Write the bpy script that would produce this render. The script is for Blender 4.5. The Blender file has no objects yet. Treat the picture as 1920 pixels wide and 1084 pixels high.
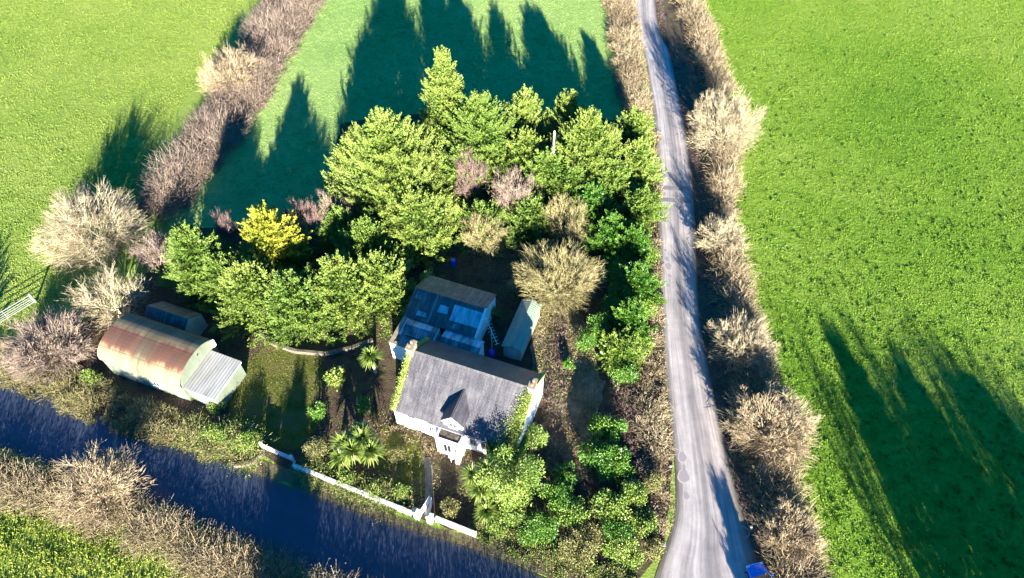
import bpy, math, random
import numpy as np
from math import radians as RAD, sin, cos, pi
from mathutils import Vector

SC = bpy.context.scene
COL = SC.collection
# ------------------------------------------------------------------ camera
CAM_H, FPX, PITCH = 60.0, 1297.0, 52.0          # metres, focal length in px of a 1920 px wide picture, degrees down
cam = bpy.data.cameras.new('camera'); camo = bpy.data.objects.new('camera', cam); COL.objects.link(camo)
cam.sensor_width = 36.0; cam.lens = 36.0 * FPX / 1920.0
cam.clip_start = 0.5; cam.clip_end = 6000.0
camo.location = (0, 0, CAM_H); camo.rotation_euler = (RAD(90 - PITCH), 0, 0)
SC.camera = camo
# ------------------------------------------------------------------ sky and sun
SUN_EL, SH_AZ = 14.5, 97.5                       # sun elevation, direction in which shadows fall (deg from +X)
w = bpy.data.worlds.new('World'); SC.world = w; w.use_nodes = True
wn = w.node_tree; bg = wn.nodes['Background']
sky = wn.nodes.new('ShaderNodeTexSky'); sky.sky_type = 'NISHITA'; sky.sun_disc = False
sky.sun_elevation = RAD(SUN_EL); sky.sun_rotation = RAD(90 - (SH_AZ + 180))
sky.ozone_density = 6.0; sky.air_density = 1.0; sky.dust_density = 0.3
hs = wn.nodes.new('ShaderNodeHueSaturation'); hs.inputs['Saturation'].default_value = 1.6
wn.links.new(sky.outputs[0], hs.inputs['Color']); wn.links.new(hs.outputs[0], bg.inputs['Color'])
bg.inputs['Strength'].default_value = 0.06
sl = bpy.data.lights.new('sun', 'SUN'); sl.energy = 5.0; sl.angle = RAD(0.5); sl.color = (1.0, 0.93, 0.80)
so = bpy.data.objects.new('sun', sl); COL.objects.link(so)
_d = Vector((cos(RAD(SH_AZ)) * cos(RAD(SUN_EL)), sin(RAD(SH_AZ)) * cos(RAD(SUN_EL)), -sin(RAD(SUN_EL))))
so.rotation_euler = _d.to_track_quat('-Z', 'Y').to_euler(); so.location = (0, -50, 60)
SC.view_settings.view_transform = 'Standard'; SC.view_settings.look = 'None'
SC.view_settings.exposure = 2.65; SC.view_settings.gamma = 1.0
SC.view_settings.use_curve_mapping = False
SC.cycles.max_bounces = 5; SC.cycles.diffuse_bounces = 3; SC.cycles.glossy_bounces = 2
SC.cycles.transmission_bounces = 2; SC.cycles.transparent_max_bounces = 4
SC.cycles.use_denoising = True

# ------------------------------------------------------------------ map helpers
_sp, _cp = sin(RAD(PITCH)), cos(RAD(PITCH))
def P(px, py, z=0.0):
    """point of the land survey: where a sight line of the 1920 px picture meets height z"""
    u = (px - 960) / FPX; v = (py - 542) / FPX
    t = (CAM_H - z) / (_sp + v * _cp)
    return Vector((u * t, (_cp - v * _sp) * t, z))
def proj(x, y, z=0):
    zz = CAM_H - z
    d = y * _cp + zz * _sp
    return 960 + FPX * x / d, 542 + FPX * (zz * _cp - y * _sp) / d
def inview(x, y, z=0, m=40):
    a, b = proj(x, y, z)
    return (a > -m) & (a < 1920 + m) & (b > -m) & (b < 1084 + m)
def inpoly(x, y, poly):
    r = np.zeros(len(x), bool); n = len(poly)
    for i in range(n):
        x0, y0 = poly[i][:2]; x1, y1 = poly[(i + 1) % n][:2]
        c = ((y0 > y) != (y1 > y)) & (x < (x1 - x0) * (y - y0) / (y1 - y0 + 1e-12) + x0)
        r ^= c
    return r
# ------------------------------------------------------------------ materials
def mat(name, base=(.5, .5, .5), rough=.8, spec=.3, metal=0.0):
    m = bpy.data.materials.new(name); m.use_nodes = True
    b = m.node_tree.nodes['Principled BSDF']
    b.inputs['Base Color'].default_value = (*base, 1); b.inputs['Roughness'].default_value = rough
    b.inputs['Specular IOR Level'].default_value = spec; b.inputs['Metallic'].default_value = metal
    return m, m.node_tree, b
def ramp(nt, stops, fac):
    r = nt.nodes.new('ShaderNodeValToRGB'); e = r.color_ramp.elements
    while len(e) < len(stops): e.new(.5)
    for k, (p, c) in enumerate(stops): e[k].position = p; e[k].color = (*c, 1)
    nt.links.new(fac, r.inputs[0]); return r.outputs[0]
def noise(nt, scale, detail=5, rough=.6, coord='Object', stretch=None, dist=0.0):
    tc = nt.nodes.new('ShaderNodeTexCoord'); o = tc.outputs[coord]
    if stretch:
        mp = nt.nodes.new('ShaderNodeMapping'); mp.inputs['Scale'].default_value = stretch
        nt.links.new(o, mp.inputs[0]); o = mp.outputs[0]
    n = nt.nodes.new('ShaderNodeTexNoise'); n.inputs['Scale'].default_value = scale
    n.inputs['Detail'].default_value = detail; n.inputs['Roughness'].default_value = rough
    n.inputs['Distortion'].default_value = dist
    nt.links.new(o, n.inputs['Vector']); return n.outputs['Fac']
def mixc(nt, a, b, fac, mode='MIX'):
    m = nt.nodes.new('ShaderNodeMix'); m.data_type = 'RGBA'; m.blend_type = mode
    for s, v in ((m.inputs[6], a), (m.inputs[7], b)):
        if hasattr(v, 'is_linked'): nt.links.new(v, s)
        else: s.default_value = (*v, 1)
    if hasattr(fac, 'is_linked'): nt.links.new(fac, m.inputs[0])
    else: m.inputs[0].default_value = fac
    return m.outputs[2]
def bump(nt, bsdf, h, strength=.5, dist=.1):
    b = nt.nodes.new('ShaderNodeBump'); b.inputs['Strength'].default_value = strength
    b.inputs['Distance'].default_value = dist
    nt.links.new(h, b.inputs['Height']); nt.links.new(b.outputs[0], bsdf.inputs['Normal'])
def mathn(nt, op, a, b=None, c=None):
    m = nt.nodes.new('ShaderNodeMath'); m.operation = op
    for i, v in enumerate((a, b, c)):
        if v is None: continue
        if hasattr(v, 'is_linked'): nt.links.new(v, m.inputs[i])
        else: m.inputs[i].default_value = v
    return m.outputs[0]
def foliage(name, stops, rough=.55, spec=.25, trans=0.0):
    m, nt, b = mat(name, rough=rough, spec=spec)
    a = nt.nodes.new('ShaderNodeAttribute'); a.attribute_name = 'rnd'
    nt.links.new(ramp(nt, stops, a.outputs['Fac']), b.inputs['Base Color'])
    return m
def ramp3(a, b, c): return [(0.0, a), (.5, b), (1.0, c)]
F = {}
F['cypress'] = foliage('cypress foliage', ramp3((.06, .11, .016), (.18, .245, .045), (.31, .37, .085)))
F['cypress2'] = foliage('deep green foliage', ramp3((.05, .10, .014), (.13, .205, .035), (.25, .33, .07)))
F['gold'] = foliage('golden foliage', ramp3((.12, .15, .018), (.28, .29, .03), (.45, .43, .06)))
F['laurel'] = foliage('laurel leaves', ramp3((.03, .095, .012), (.07, .17, .02), (.16, .26, .03)), rough=.4, spec=.4)
F['ivy'] = foliage('ivy leaves', ramp3((.05, .10, .015), (.13, .21, .03), (.26, .30, .06)), rough=.45, spec=.4)
F['olive'] = foliage('olive scrub leaves', ramp3((.10, .09, .035), (.17, .17, .055), (.26, .24, .10)))
F['litter'] = foliage('dead leaves inside hedges', ramp3((.06, .045, .03), (.11, .085, .05), (.12, .12, .045)))
F['palm'] = foliage('palm blades', ramp3((.06, .11, .015), (.14, .20, .03), (.25, .29, .07)), rough=.4, spec=.4)
F['deadblade'] = foliage('withered palm blades', ramp3((.25, .17, .09), (.36, .26, .15), (.48, .38, .24)))
F['palebark'] = foliage('pale twigs', ramp3((.17, .135, .085), (.31, .26, .165), (.44, .385, .26)), rough=.8, spec=.1)
F['greybark'] = foliage('grey pink twigs', ramp3((.12, .085, .075), (.22, .165, .135), (.34, .275, .21)), rough=.8, spec=.1)
F['purplebark'] = foliage('purple brown twigs', ramp3((.09, .055, .06), (.17, .11, .105), (.27, .19, .16)), rough=.8, spec=.1)
F['pinkbark'] = foliage('pinkish twigs', ramp3((.16, .115, .07), (.29, .225, .14), (.43, .355, .235)), rough=.8, spec=.1)
F['olivebark'] = foliage('olive tan twigs', ramp3((.12, .105, .05), (.22, .195, .09), (.34, .30, .15)), rough=.8, spec=.1)
F['trunk'], _nt, _b = mat('bark', rough=.9, spec=.1)
_nt.links.new(ramp(_nt, [(.3, (.07, .05, .035)), (.7, (.20, .16, .12))], noise(_nt, 6, 6, stretch=(1, 1, .2))), _b.inputs['Base Color'])
F['palewood'], _nt, _b = mat('dead pale wood', rough=.8, spec=.1)
_nt.links.new(ramp(_nt, [(.3, (.35, .28, .20)), (.7, (.6, .52, .42))], noise(_nt, 5, 6, stretch=(1, 1, .2))), _b.inputs['Base Color'])

def earth_mat(name, cols, sc=.8, bs=.8):
    m, nt, b = mat(name, rough=.95, spec=.1)
    n1 = noise(nt, sc, 8, .7); nt.links.new(ramp(nt, [(.36, cols[0]), (.5, cols[1]), (.64, cols[2])], n1), b.inputs['Base Color'])
    bump(nt, b, noise(nt, 5, 6, .7), bs, .12); return m
def grass_mat(name, cols, tuft=False, bs=.9, bd=.25, streak=(1, 1.6, 1), spots=.4):
    m, nt, b = mat(name, rough=.75, spec=.15)
    n1 = noise(nt, .045, 6, .6); n2 = noise(nt, .75, 7, .72, stretch=streak); n4 = noise(nt, 1.9, 5, .7); n3 = noise(nt, 5, 4, .7)
    f = mathn(nt, 'ADD', mathn(nt, 'MULTIPLY', n1, .55), mathn(nt, 'MULTIPLY', n2, .45))
    if tuft:
        a = nt.nodes.new('ShaderNodeAttribute'); a.attribute_name = 'rnd'
        f = mathn(nt, 'ADD', mathn(nt, 'MULTIPLY', f, .65), mathn(nt, 'MULTIPLY', a.outputs['Fac'], .35))
    f = mathn(nt, 'ADD', mathn(nt, 'MULTIPLY', f, .75), mathn(nt, 'MULTIPLY', n4, .25))
    c = ramp(nt, [(.37, cols[0]), (.49, cols[1]), (.63, cols[2])], f)
    vo = nt.nodes.new('ShaderNodeTexVoronoi'); vo.inputs['Scale'].default_value = .62; tcv = nt.nodes.new('ShaderNodeTexCoord'); nt.links.new(tcv.outputs['Object'], vo.inputs['Vector'])
    sp_ = mathn(nt, 'MULTIPLY', ramp(nt, [(.08, (1, 1, 1)), (.24, (0, 0, 0))], vo.outputs['Distance']), ramp(nt, [(.48, (0, 0, 0)), (.58, (1, 1, 1))], n1))
    c = mixc(nt, c, tuple(v * .45 for v in cols[0]), mathn(nt, 'MULTIPLY', sp_, spots))
    nt.links.new(c, b.inputs['Base Color'])
    if not tuft:
        h = mathn(nt, 'ADD', mathn(nt, 'MULTIPLY', n4, .7), mathn(nt, 'MULTIPLY', n3, .5))
        bump(nt, b, h, bs * .55, bd)
    return m
G_LEFT = ((.09, .17, .020), (.18, .25, .040), (.27, .31, .08))
G_MID = ((.10, .20, .045), (.20, .30, .08), (.28, .35, .12))
G_RIGHT = ((.055, .14, .008), (.125, .22, .018), (.22, .285, .05))
G_FRONT = ((.07, .14, .015), (.17, .22, .03), (.26, .28, .06))
# ------------------------------------------------------------------ object helpers
def tag(o, label=None, cat=None, group=None, kind=None):
    if label: o['label'] = label
    if cat: o['category'] = cat
    if group: o['group'] = group
    if kind: o['kind'] = kind
    return o
def empty(name, loc=(0, 0, 0), rz=0):
    o = bpy.data.objects.new(name, None); COL.objects.link(o); o.location = loc; o.rotation_euler = (0, 0, rz)
    o.empty_display_size = .3; return o
def link(name, me, parent=None, loc=None, rz=None):
    o = bpy.data.objects.new(name, me); COL.objects.link(o)
    if parent: o.parent = parent
    if loc is not None: o.location = loc
    if rz is not None: o.rotation_euler = (0, 0, rz)
    return o
class MB:
    """collects shapes of ONE mesh"""
    def __init__(s): s.v = []; s.f = []; s.m = []; s.uv = {}
    def poly(s, pts, mi=0):
        i = len(s.v); s.v += [tuple(p) for p in pts]; s.f.append(tuple(range(i, i + len(pts)))); s.m.append(mi)
    def hexa(s, p, mi=0):            # p: 4 bottom, 4 top, counter-clockwise from above
        i = len(s.v); s.v += [tuple(q) for q in p]
        for f in ((3, 2, 1, 0), (4, 5, 6, 7), (0, 1, 5, 4), (1, 2, 6, 5), (2, 3, 7, 6), (3, 0, 4, 7)):
            s.f.append(tuple(i + k for k in f)); s.m.append(mi)
        return s
    def box(s, x0, x1, y0, y1, z0, z1, mi=0):
        return s.hexa([(x0, y0, z0), (x1, y0, z0), (x1, y1, z0), (x0, y1, z0), (x0, y0, z1), (x1, y0, z1), (x1, y1, z1), (x0, y1, z1)], mi)
    def slab(s, a, b, c, d, t, mi=0):   # sloping sheet a,b,c,d (ccw from above) of thickness t, top surface through the points
        a, b, c, d = map(Vector, (a, b, c, d)); n = (b - a).cross(d - a).normalized() * t
        return s.hexa([a - n, b - n, c - n, d - n, a, b, c, d], mi)
    def prism(s, prof, axis, t0, t1, mi=0):   # profile in the other two axes, extruded along axis
        def mk(p, t): return (t, p[0], p[1]) if axis == 'x' else (p[0], t, p[1]) if axis == 'y' else (p[0], p[1], t)
        i = len(s.v); n = len(prof)
        s.v += [mk(p, t0) for p in prof] + [mk(p, t1) for p in prof]
        s.f.append(tuple(i + k for k in range(n))[::-1]); s.f.append(tuple(i + n + k for k in range(n))); s.m += [mi, mi]
        for k in range(n):
            s.f.append((i + k, i + (k + 1) % n, i + n + (k + 1) % n, i + n + k)); s.m.append(mi)
        return s
    def tube(s, a, b, r0, r1=None, n=8, mi=0):
        r1 = r0 if r1 is None else r1
        a, b = Vector(a), Vector(b); d = (b - a).normalized(); u = d.orthogonal().normalized(); w_ = d.cross(u)
        i = len(s.v)
        for c, r in ((a, r0), (b, r1)):
            s.v += [tuple(c + (u * cos(2 * pi * k / n) + w_ * sin(2 * pi * k / n)) * r) for k in range(n)]
        for k in range(n): s.f.append((i + k, i + (k + 1) % n, i + n + (k + 1) % n, i + n + k)); s.m.append(mi)
        s.f.append(tuple(i + k for k in range(n))[::-1]); s.f.append(tuple(i + n + k for k in range(n))); s.m += [mi, mi]
        return s
    def build(s, name, mats, parent=None, loc=None, rz=None, smooth=False, bevel=0):
        me = bpy.data.meshes.new(name); me.from_pydata(s.v, [], s.f); me.update()
        import bmesh
        bm = bmesh.new(); bm.from_mesh(me); bmesh.ops.recalc_face_normals(bm, faces=bm.faces); bm.to_mesh(me); bm.free()
        mats = mats if isinstance(mats, (list, tuple)) else [mats]
        for q in mats: me.materials.append(q)
        me.polygons.foreach_set('material_index', s.m)
        if smooth: me.polygons.foreach_set('use_smooth', [True] * len(me.polygons))
        o = link(name, me, parent, loc, rz)
        if bevel:
            md = o.modifiers.new('bevel', 'BEVEL'); md.width = bevel; md.segments = 2; md.limit_method = 'ANGLE'
        return o
def np_mesh(name, V, Fq, mats, rnd=None, mi=None):
    """V (n,3), Fq (m,k) faces all of k corners"""
    me = bpy.data.meshes.new(name); n, (m, k) = len(V), Fq.shape
    me.vertices.add(n); me.vertices.foreach_set('co', np.ascontiguousarray(V, np.float32).ravel())
    me.loops.add(m * k); me.loops.foreach_set('vertex_index', np.ascontiguousarray(Fq, np.int32).ravel())
    me.polygons.add(m); me.polygons.foreach_set('loop_start', np.arange(0, m * k, k, dtype=np.int32))
    try: me.polygons.foreach_set('loop_total', np.full(m, k, np.int32))
    except Exception: pass
    for q in (mats if isinstance(mats, (list, tuple)) else [mats]): me.materials.append(q)
    if mi is not None: me.polygons.foreach_set('material_index', np.ascontiguousarray(mi, np.int32))
    me.polygons.foreach_set('use_smooth', np.zeros(m, bool))
    if rnd is not None:
        a = me.attributes.new('rnd', 'FLOAT', 'POINT'); a.data.foreach_set('value', np.clip(rnd, 0, 1).astype(np.float32))
    me.update(calc_edges=True); return me
def unit(a): return a / (np.linalg.norm(a, axis=-1, keepdims=True) + 1e-9)
def kites(c, d, L, W, rg, rnd, flat=None):
    """one four-cornered leaf per row: start c, long axis d, length L, width W"""
    n = len(c); d = unit(d)
    r = rg.normal(size=(n, 3)) if flat is None else flat + rg.normal(size=(n, 3)) * .35
    s = unit(np.cross(d, r)); L = np.broadcast_to(L, (n,))[:, None]; W = np.broadcast_to(W, (n,))[:, None]
    V = np.stack([c, c + d * L * .55 + s * W * .5, c + d * L, c + d * L * .55 - s * W * .5], 1).reshape(-1, 3)
    return V, np.arange(4 * n).reshape(n, 4), np.repeat(rnd, 4)
def sticks(a, b, ra, rb, rnd):
    """three-sided tapered rods a->b"""
    n = len(a); d = unit(b - a); u = unit(np.cross(d, np.where(np.abs(d[:, 2:3]) > .8, [[1, 0, 0]], [[0, 0, 1]]))); w_ = np.cross(d, u)
    ra = np.broadcast_to(ra, (n,))[:, None]; rb = np.broadcast_to(rb, (n,))[:, None]
    ring = []
    for c, r in ((a, ra), (b, rb)):
        for k in range(3):
            t = 2 * pi * k / 3; ring.append(c + (u * cos(t) + w_ * sin(t)) * r)
    V = np.stack(ring, 1).reshape(-1, 3); i = np.arange(n)[:, None] * 6
    Fq = np.concatenate([i + np.array([[0, 1, 4, 3]]), i + np.array([[1, 2, 5, 4]]), i + np.array([[2, 0, 3, 5]])], 1).reshape(-1, 4)
    return V, Fq, np.repeat(rnd, 6)
def merge(*parts):
    V, Fq, R = [], [], []; o = 0
    for v, f, r in parts:
        V.append(v); Fq.append(f + o); R.append(r); o += len(v)
    return np.concatenate(V), np.concatenate(Fq), np.concatenate(R)
# ------------------------------------------------------------------ plants
def conifer_crown(h, R, seed, prof='dome', dens=1.0, open_=0.0):
    """crown of layered boughs; each bough carries pointed sprays on both sides, on a darker inner mass"""
    rg = np.random.default_rng(seed)
    nb = int(3.5 * h * R * dens) + 40
    t = rg.uniform(.02, 1, nb) ** .9
    def radius(t, az):
        if prof == 'dome': r = R * np.clip(1 - np.clip((t - .12) / .9, 0, 1) ** 1.7, 0, 1) ** .85 * (.88 + .12 * np.clip(t / .12, 0, 1))
        elif prof == 'spire': r = R * (1.02 - t) ** .8
        else: r = R * (1.03 - t) ** .7
        return r * (1 + .13 * np.sin(az * 3 + seed + t * 3) + .09 * np.sin(az * 5 + seed * 2 + t * 7))
    az = rg.uniform(0, 2 * pi, nb)
    rad = radius(t, az) * rg.uniform(.80, 1.18, nb) + .15
    tip = np.stack([np.cos(az) * rad, np.sin(az) * rad, t * h + .15 * rg.normal(size=nb)], 1)
    rise = (.30 if prof != 'spire' else .8) + 1.3 * t ** 1.5
    dirb = unit(np.stack([np.cos(az), np.sin(az), rise], 1) + rg.normal(size=(nb, 3)) * .12)
    blen = np.clip(rg.uniform(.8, 1.2, nb) * (1.25 + .20 * R + .04 * h), 1.2, 3.6)
    side = unit(np.cross(dirb, np.array([0, 0, 1.0]) + rg.normal(size=dirb.shape) * .15)); nrm = np.cross(side, dirb)
    nsp = 17                                                            # sprays on a bough
    u = (np.arange(nsp) + rg.uniform(0, 1, (nb, nsp))) / nsp            # 0 root, 1 tip
    sg = np.where(rg.uniform(0, 1, u.shape) < .5, -1.0, 1.0) * rg.uniform(.15, 1.0, u.shape)
    root = (tip - dirb * blen[:, None])[:, None] + dirb[:, None] * (u * blen[:, None])[..., None] - np.array([0, 0, 1.0]) * (.10 * blen[:, None] * np.sin(u * pi))[..., None]
    sdir = unit(dirb[:, None] * (.75 + .6 * u)[..., None] + side[:, None] * (sg * (1.1 - .6 * u))[..., None] + nrm[:, None] * rg.uniform(.0, .75, u.shape)[..., None] + rg.normal(size=root.shape) * .12)
    slen = (.30 + .62 * np.sin(np.clip(u + .12, 0, 1) * pi * .86)) * (.66 + .19 * blen[:, None]) * rg.uniform(.7, 1.3, u.shape)
    root = root.reshape(-1, 3); sdir = sdir.reshape(-1, 3); slen = slen.ravel(); ns = len(slen)
    ss = unit(np.cross(sdir, rg.normal(size=sdir.shape) * .6 + np.array([0, 0, 1.0])))
    nl = 23
    w_ = rg.uniform(0, 1, (ns, nl)); lt = rg.uniform(-1, 1, (ns, nl))
    c = root[:, None] + sdir[:, None] * (w_ * slen[:, None])[..., None] + ss[:, None] * (lt * .17 * (1.05 - w_) * slen[:, None])[..., None] + rg.normal(size=(ns, nl, 3)) * .035
    d = sdir[:, None] + ss[:, None] * (lt * .75)[..., None] + rg.normal(size=c.shape) * .25
    c = c.reshape(-1, 3); d = d.reshape(-1, 3); n = len(c)
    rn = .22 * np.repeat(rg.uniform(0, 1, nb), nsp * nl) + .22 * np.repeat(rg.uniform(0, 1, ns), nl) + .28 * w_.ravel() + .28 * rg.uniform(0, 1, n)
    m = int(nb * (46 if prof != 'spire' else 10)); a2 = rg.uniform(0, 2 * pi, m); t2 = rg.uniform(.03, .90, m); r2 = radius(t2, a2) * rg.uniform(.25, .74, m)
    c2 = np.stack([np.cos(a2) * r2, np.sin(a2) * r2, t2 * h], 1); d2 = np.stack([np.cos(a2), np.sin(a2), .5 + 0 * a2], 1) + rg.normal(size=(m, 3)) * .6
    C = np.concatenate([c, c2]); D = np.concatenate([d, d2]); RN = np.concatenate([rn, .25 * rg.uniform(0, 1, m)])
    L = np.concatenate([rg.uniform(.11, .22, n), rg.uniform(.3, .5, m)]); W = np.concatenate([rg.uniform(.045, .085, n), rg.uniform(.16, .24, m)])
    keep = C[:, 2] > .05; C, D, RN, L, W = C[keep], D[keep], RN[keep], L[keep], W[keep]
    A = kites(C, D, L, W, rg, RN)
    bs, be = tip - dirb * blen[:, None], tip - dirb * .3
    ax = np.stack([np.zeros(nb), np.zeros(nb), np.clip(bs[:, 2] - rad * .3, .2, h)], 1)
    return A, (ax, bs, be)
CACHE = {}
def add_tree(name, label, base, crown_me, trunk_me, cat='tree', group=None, s=1.0, rz=0.0, crown='crown', sz=None):
    r = empty(name, base, rz); r.scale = (s, s, sz or s)
    tag(r, label, cat, group)
    link('trunk', trunk_me, r); link(crown, crown_me, r)
    return r
def conifer(label, px, py, zc, h, R, seed, fol='cypress', prof='dome', dens=1.0, rz=0.0, group='evergreen trees of the belt round the cottage', name='conifer_tree', world=None):
    if world is None: R *= 1.10
    A, (ax, bs, be) = conifer_crown(h, R, seed, prof, dens)
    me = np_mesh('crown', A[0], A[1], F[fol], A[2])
    z = np.zeros(len(ax))
    T = merge(sticks(np.array([[0, 0, -.2]]), np.array([[.05, .05, h * .93]]), np.array([.10 + .018 * h]), np.array([.03]), np.zeros(1)),
              sticks(ax, bs, .045, .03, z), sticks(bs, be, .03, .01, z))
    tm = np_mesh('trunk', T[0], T[1], F['trunk'])
    b = P(px, py, zc) if world is None else Vector((*world, 0)); b.z = 0
    return add_tree(name, label, b, me, tm, group=group, rz=rz)
def bare_mesh(h, R, seed, spread=1.0, twigs=1.0, tr=.16, low=.12):
    """leafless tree: limbs that fork four times and end in fine twigs"""
    rg = np.random.default_rng(seed)
    H0 = h * low
    trunk_top = np.array([[0, 0, H0]])
    n0 = rg.integers(7, 10)
    az = np.arange(n0) * 2 * pi / n0 + rg.uniform(-.3, .3, n0); el = rg.uniform(.35, 1.25, n0)
    a = np.repeat(trunk_top, n0, 0) * rg.uniform(.5, 1.0, (n0, 1))
    d = unit(np.stack([np.cos(az) * np.cos(el) * R / h * 2 * spread, np.sin(az) * np.cos(el) * R / h * 2 * spread, np.sin(el)], 1))
    Lb = np.full(n0, .42 * h)
    segs = [(np.array([[0, 0, -.2]]), trunk_top * 1.05, np.array([tr]), np.array([tr * .7]))]
    rad = tr * .5; fine = []
    levels = [(5, .64, .36), (5, .62, .40), (5, .62, .45), (4, .66, .55)]
    for li in range(5):
        mid = a + d * Lb[:, None] * .5 + rg.normal(size=a.shape) * Lb[:, None] * .04
        b = a + d * Lb[:, None] + np.array([0, 0, .05]) * Lb[:, None]
        r1, r2 = rad, rad * .62
        if li < 3: segs += [(a, mid, r1, (r1 + r2) / 2), (mid, b, (r1 + r2) / 2, r2)]
        else: fine += [(a, mid, r1, (r1 + r2) / 2), (mid, b, (r1 + r2) / 2, r2)]
        if li == 4: break
        k, ls, jit = levels[li]
        if li == 3: k = max(1, int(k * twigs))
        n = len(a); t = rg.uniform(.35, 1.0, (n, k)); t[:, 0] = 1.0
        na = np.where((t < .5)[..., None], a[:, None] + (mid - a)[:, None] * (t * 2)[..., None], mid[:, None] + (b - mid)[:, None] * (t * 2 - 1)[..., None])
        nd = unit(d[:, None] + rg.normal(size=na.shape) * jit + np.array([0, 0, .12]))
        Lb = (np.repeat(Lb, k) * ls * rg.uniform(.7, 1.2, n * k)); a = na.reshape(-1, 3); d = nd.reshape(-1, 3)
        keep = a[:, 2] > .15; a, d, Lb = a[keep], d[keep], Lb[keep]
        rad = max(rad * .55, .012)
    def pack(S):
        out = []
        for a_, b_, r0, r1 in S:
            n = len(a_); out.append(sticks(a_, b_, r0, r1, rg.uniform(0, 1, n)))
        return merge(*out)
    # outermost brush of twigs standing on the crown
    m = int(4000 * twigs * (R / 5) ** 1.2)
    q = unit(rg.normal(size=(m, 3))); q[:, 2] = np.abs(q[:, 2]) * .95 + .02; q = unit(q)
    tops = np.concatenate([f[1] for f in fine]); rr = np.percentile(np.hypot(tops[:, 0], tops[:, 1]), 96); hh = np.percentile(tops[:, 2], 98)
    lob = 1 + .22 * np.sin(q[:, 0] * 7 + seed) * np.sin(q[:, 1] * 6 + seed * 2) + .12 * np.sin(q[:, 0] * 15 + q[:, 1] * 11 + seed)
    k = (rg.uniform(.42, .98, m) * lob)[:, None]
    a = q * k * np.array([rr, rr, hh - H0]) + np.array([0, 0, H0]); dd = unit(q * np.array([1, 1, .8]) + np.array([0, 0, .15]) + rg.normal(size=q.shape) * .32)
    L = rg.uniform(.08, .20, (m, 1)) * R
    fine.append((a, a + dd * L, rg.uniform(.012, .022, m), np.full(m, .006)))
    return pack(segs), pack(fine)
def fit(parts, h, R):
    V = np.concatenate([p[0] for p in parts]); top = np.percentile(V[:, 2], 99.5); rr = np.percentile(np.hypot(V[:, 0], V[:, 1]), 98)
    s = np.array([R / rr, R / rr, h / top])
    return [(np.where(True, p[0] * s, 0), p[1], p[2]) for p in parts]
def bare(label, px, py, zc, h, R, seed, bark='palebark', twigs=1.0, tr=.22, rz=0.0, group='leafless trees in the hedges', low=.12, name='bare_tree', world=None, spread=1.0, twk=1.0):
    L, T = fit(bare_mesh(h, R, seed, spread, twigs, tr, low), h, R)
    b = P(px, py, zc) if world is None else Vector((*world, 0)); b.z = 0
    if twk != 1: pass
    return add_tree(name, label, b, np_mesh('twigs', T[0], T[1], F[bark], T[2]), np_mesh('trunk', L[0], L[1], F[bark], L[2] * .5 + .5), group=group, crown='twigs', rz=rz)
def leaf_lumps(lumps, n_per, size, rg, wid=.6, out=.6):
    """leaves on and in many small domes: lumps rows (x,y,z,r,zr)"""
    C, D, RN = [], [], []
    for (x, y, z, r, zr) in lumps:
        n = int(n_per * r * r); k = rg.uniform()
        q = unit(rg.normal(size=(n, 3))); q[:, 2] = np.where(q[:, 2] < -.3, -q[:, 2], q[:, 2])
        rr = rg.uniform(.45, 1.05, n)[:, None]
        c = np.array([x, y, z]) + q * rr * np.array([r, r, zr])
        C.append(c); D.append(q * out + rg.normal(size=(n, 3)) * .6); RN.append(.5 * k + .5 * rg.uniform(0, 1, n))
    C, D, RN = map(np.concatenate, (C, D, RN)); keep = C[:, 2] > .03; C, D, RN = C[keep], D[keep], RN[keep]
    L = rg.uniform(.7, 1.3, len(C)) * size
    return kites(C, D, L, L * wid, rg, RN)
def shrub(label, px, py, zc, h, R, seed, fol='laurel', size=.22, group=None, name='evergreen_shrub', cat='shrub', n=16, world=None, elong=1.0, wid=.6, npr=600):
    rg = np.random.default_rng(seed); lumps = []; size *= .74
    for i in range(n):
        a = rg.uniform(0, 2 * pi); rr = math.sqrt(rg.uniform()) * .72; zz = rg.uniform(.25, .80) * (1 - .45 * rr * rr)
        lr = rg.uniform(.28, .46) * R
        lumps.append((cos(a) * rr * R * elong, sin(a) * rr * R, zz * h, lr, max(.28 * h * rg.uniform(.7, 1), .2)))
    lumps.append((0, 0, h * .3, R * .75, h * .35))
    A = leaf_lumps(lumps, npr, size, rg, wid)
    nb = 14; az = rg.uniform(0, 2 * pi, nb); e = np.stack([np.cos(az) * R * .5, np.sin(az) * R * .5, rg.uniform(.3, .7, nb) * h], 1)
    T = sticks(np.zeros((nb, 3)) + [0, 0, -.1], e, .05, .02, np.zeros(nb))
    b = P(px, py, zc) if world is None else Vector((*world, 0)); b.z = 0
    return add_tree(name, label, b, np_mesh('leaves', A[0], A[1], F[fol], A[2]), np_mesh('stems', T[0], T[1], F['trunk']), cat=cat, group=group, crown='leaves') if True else None
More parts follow.
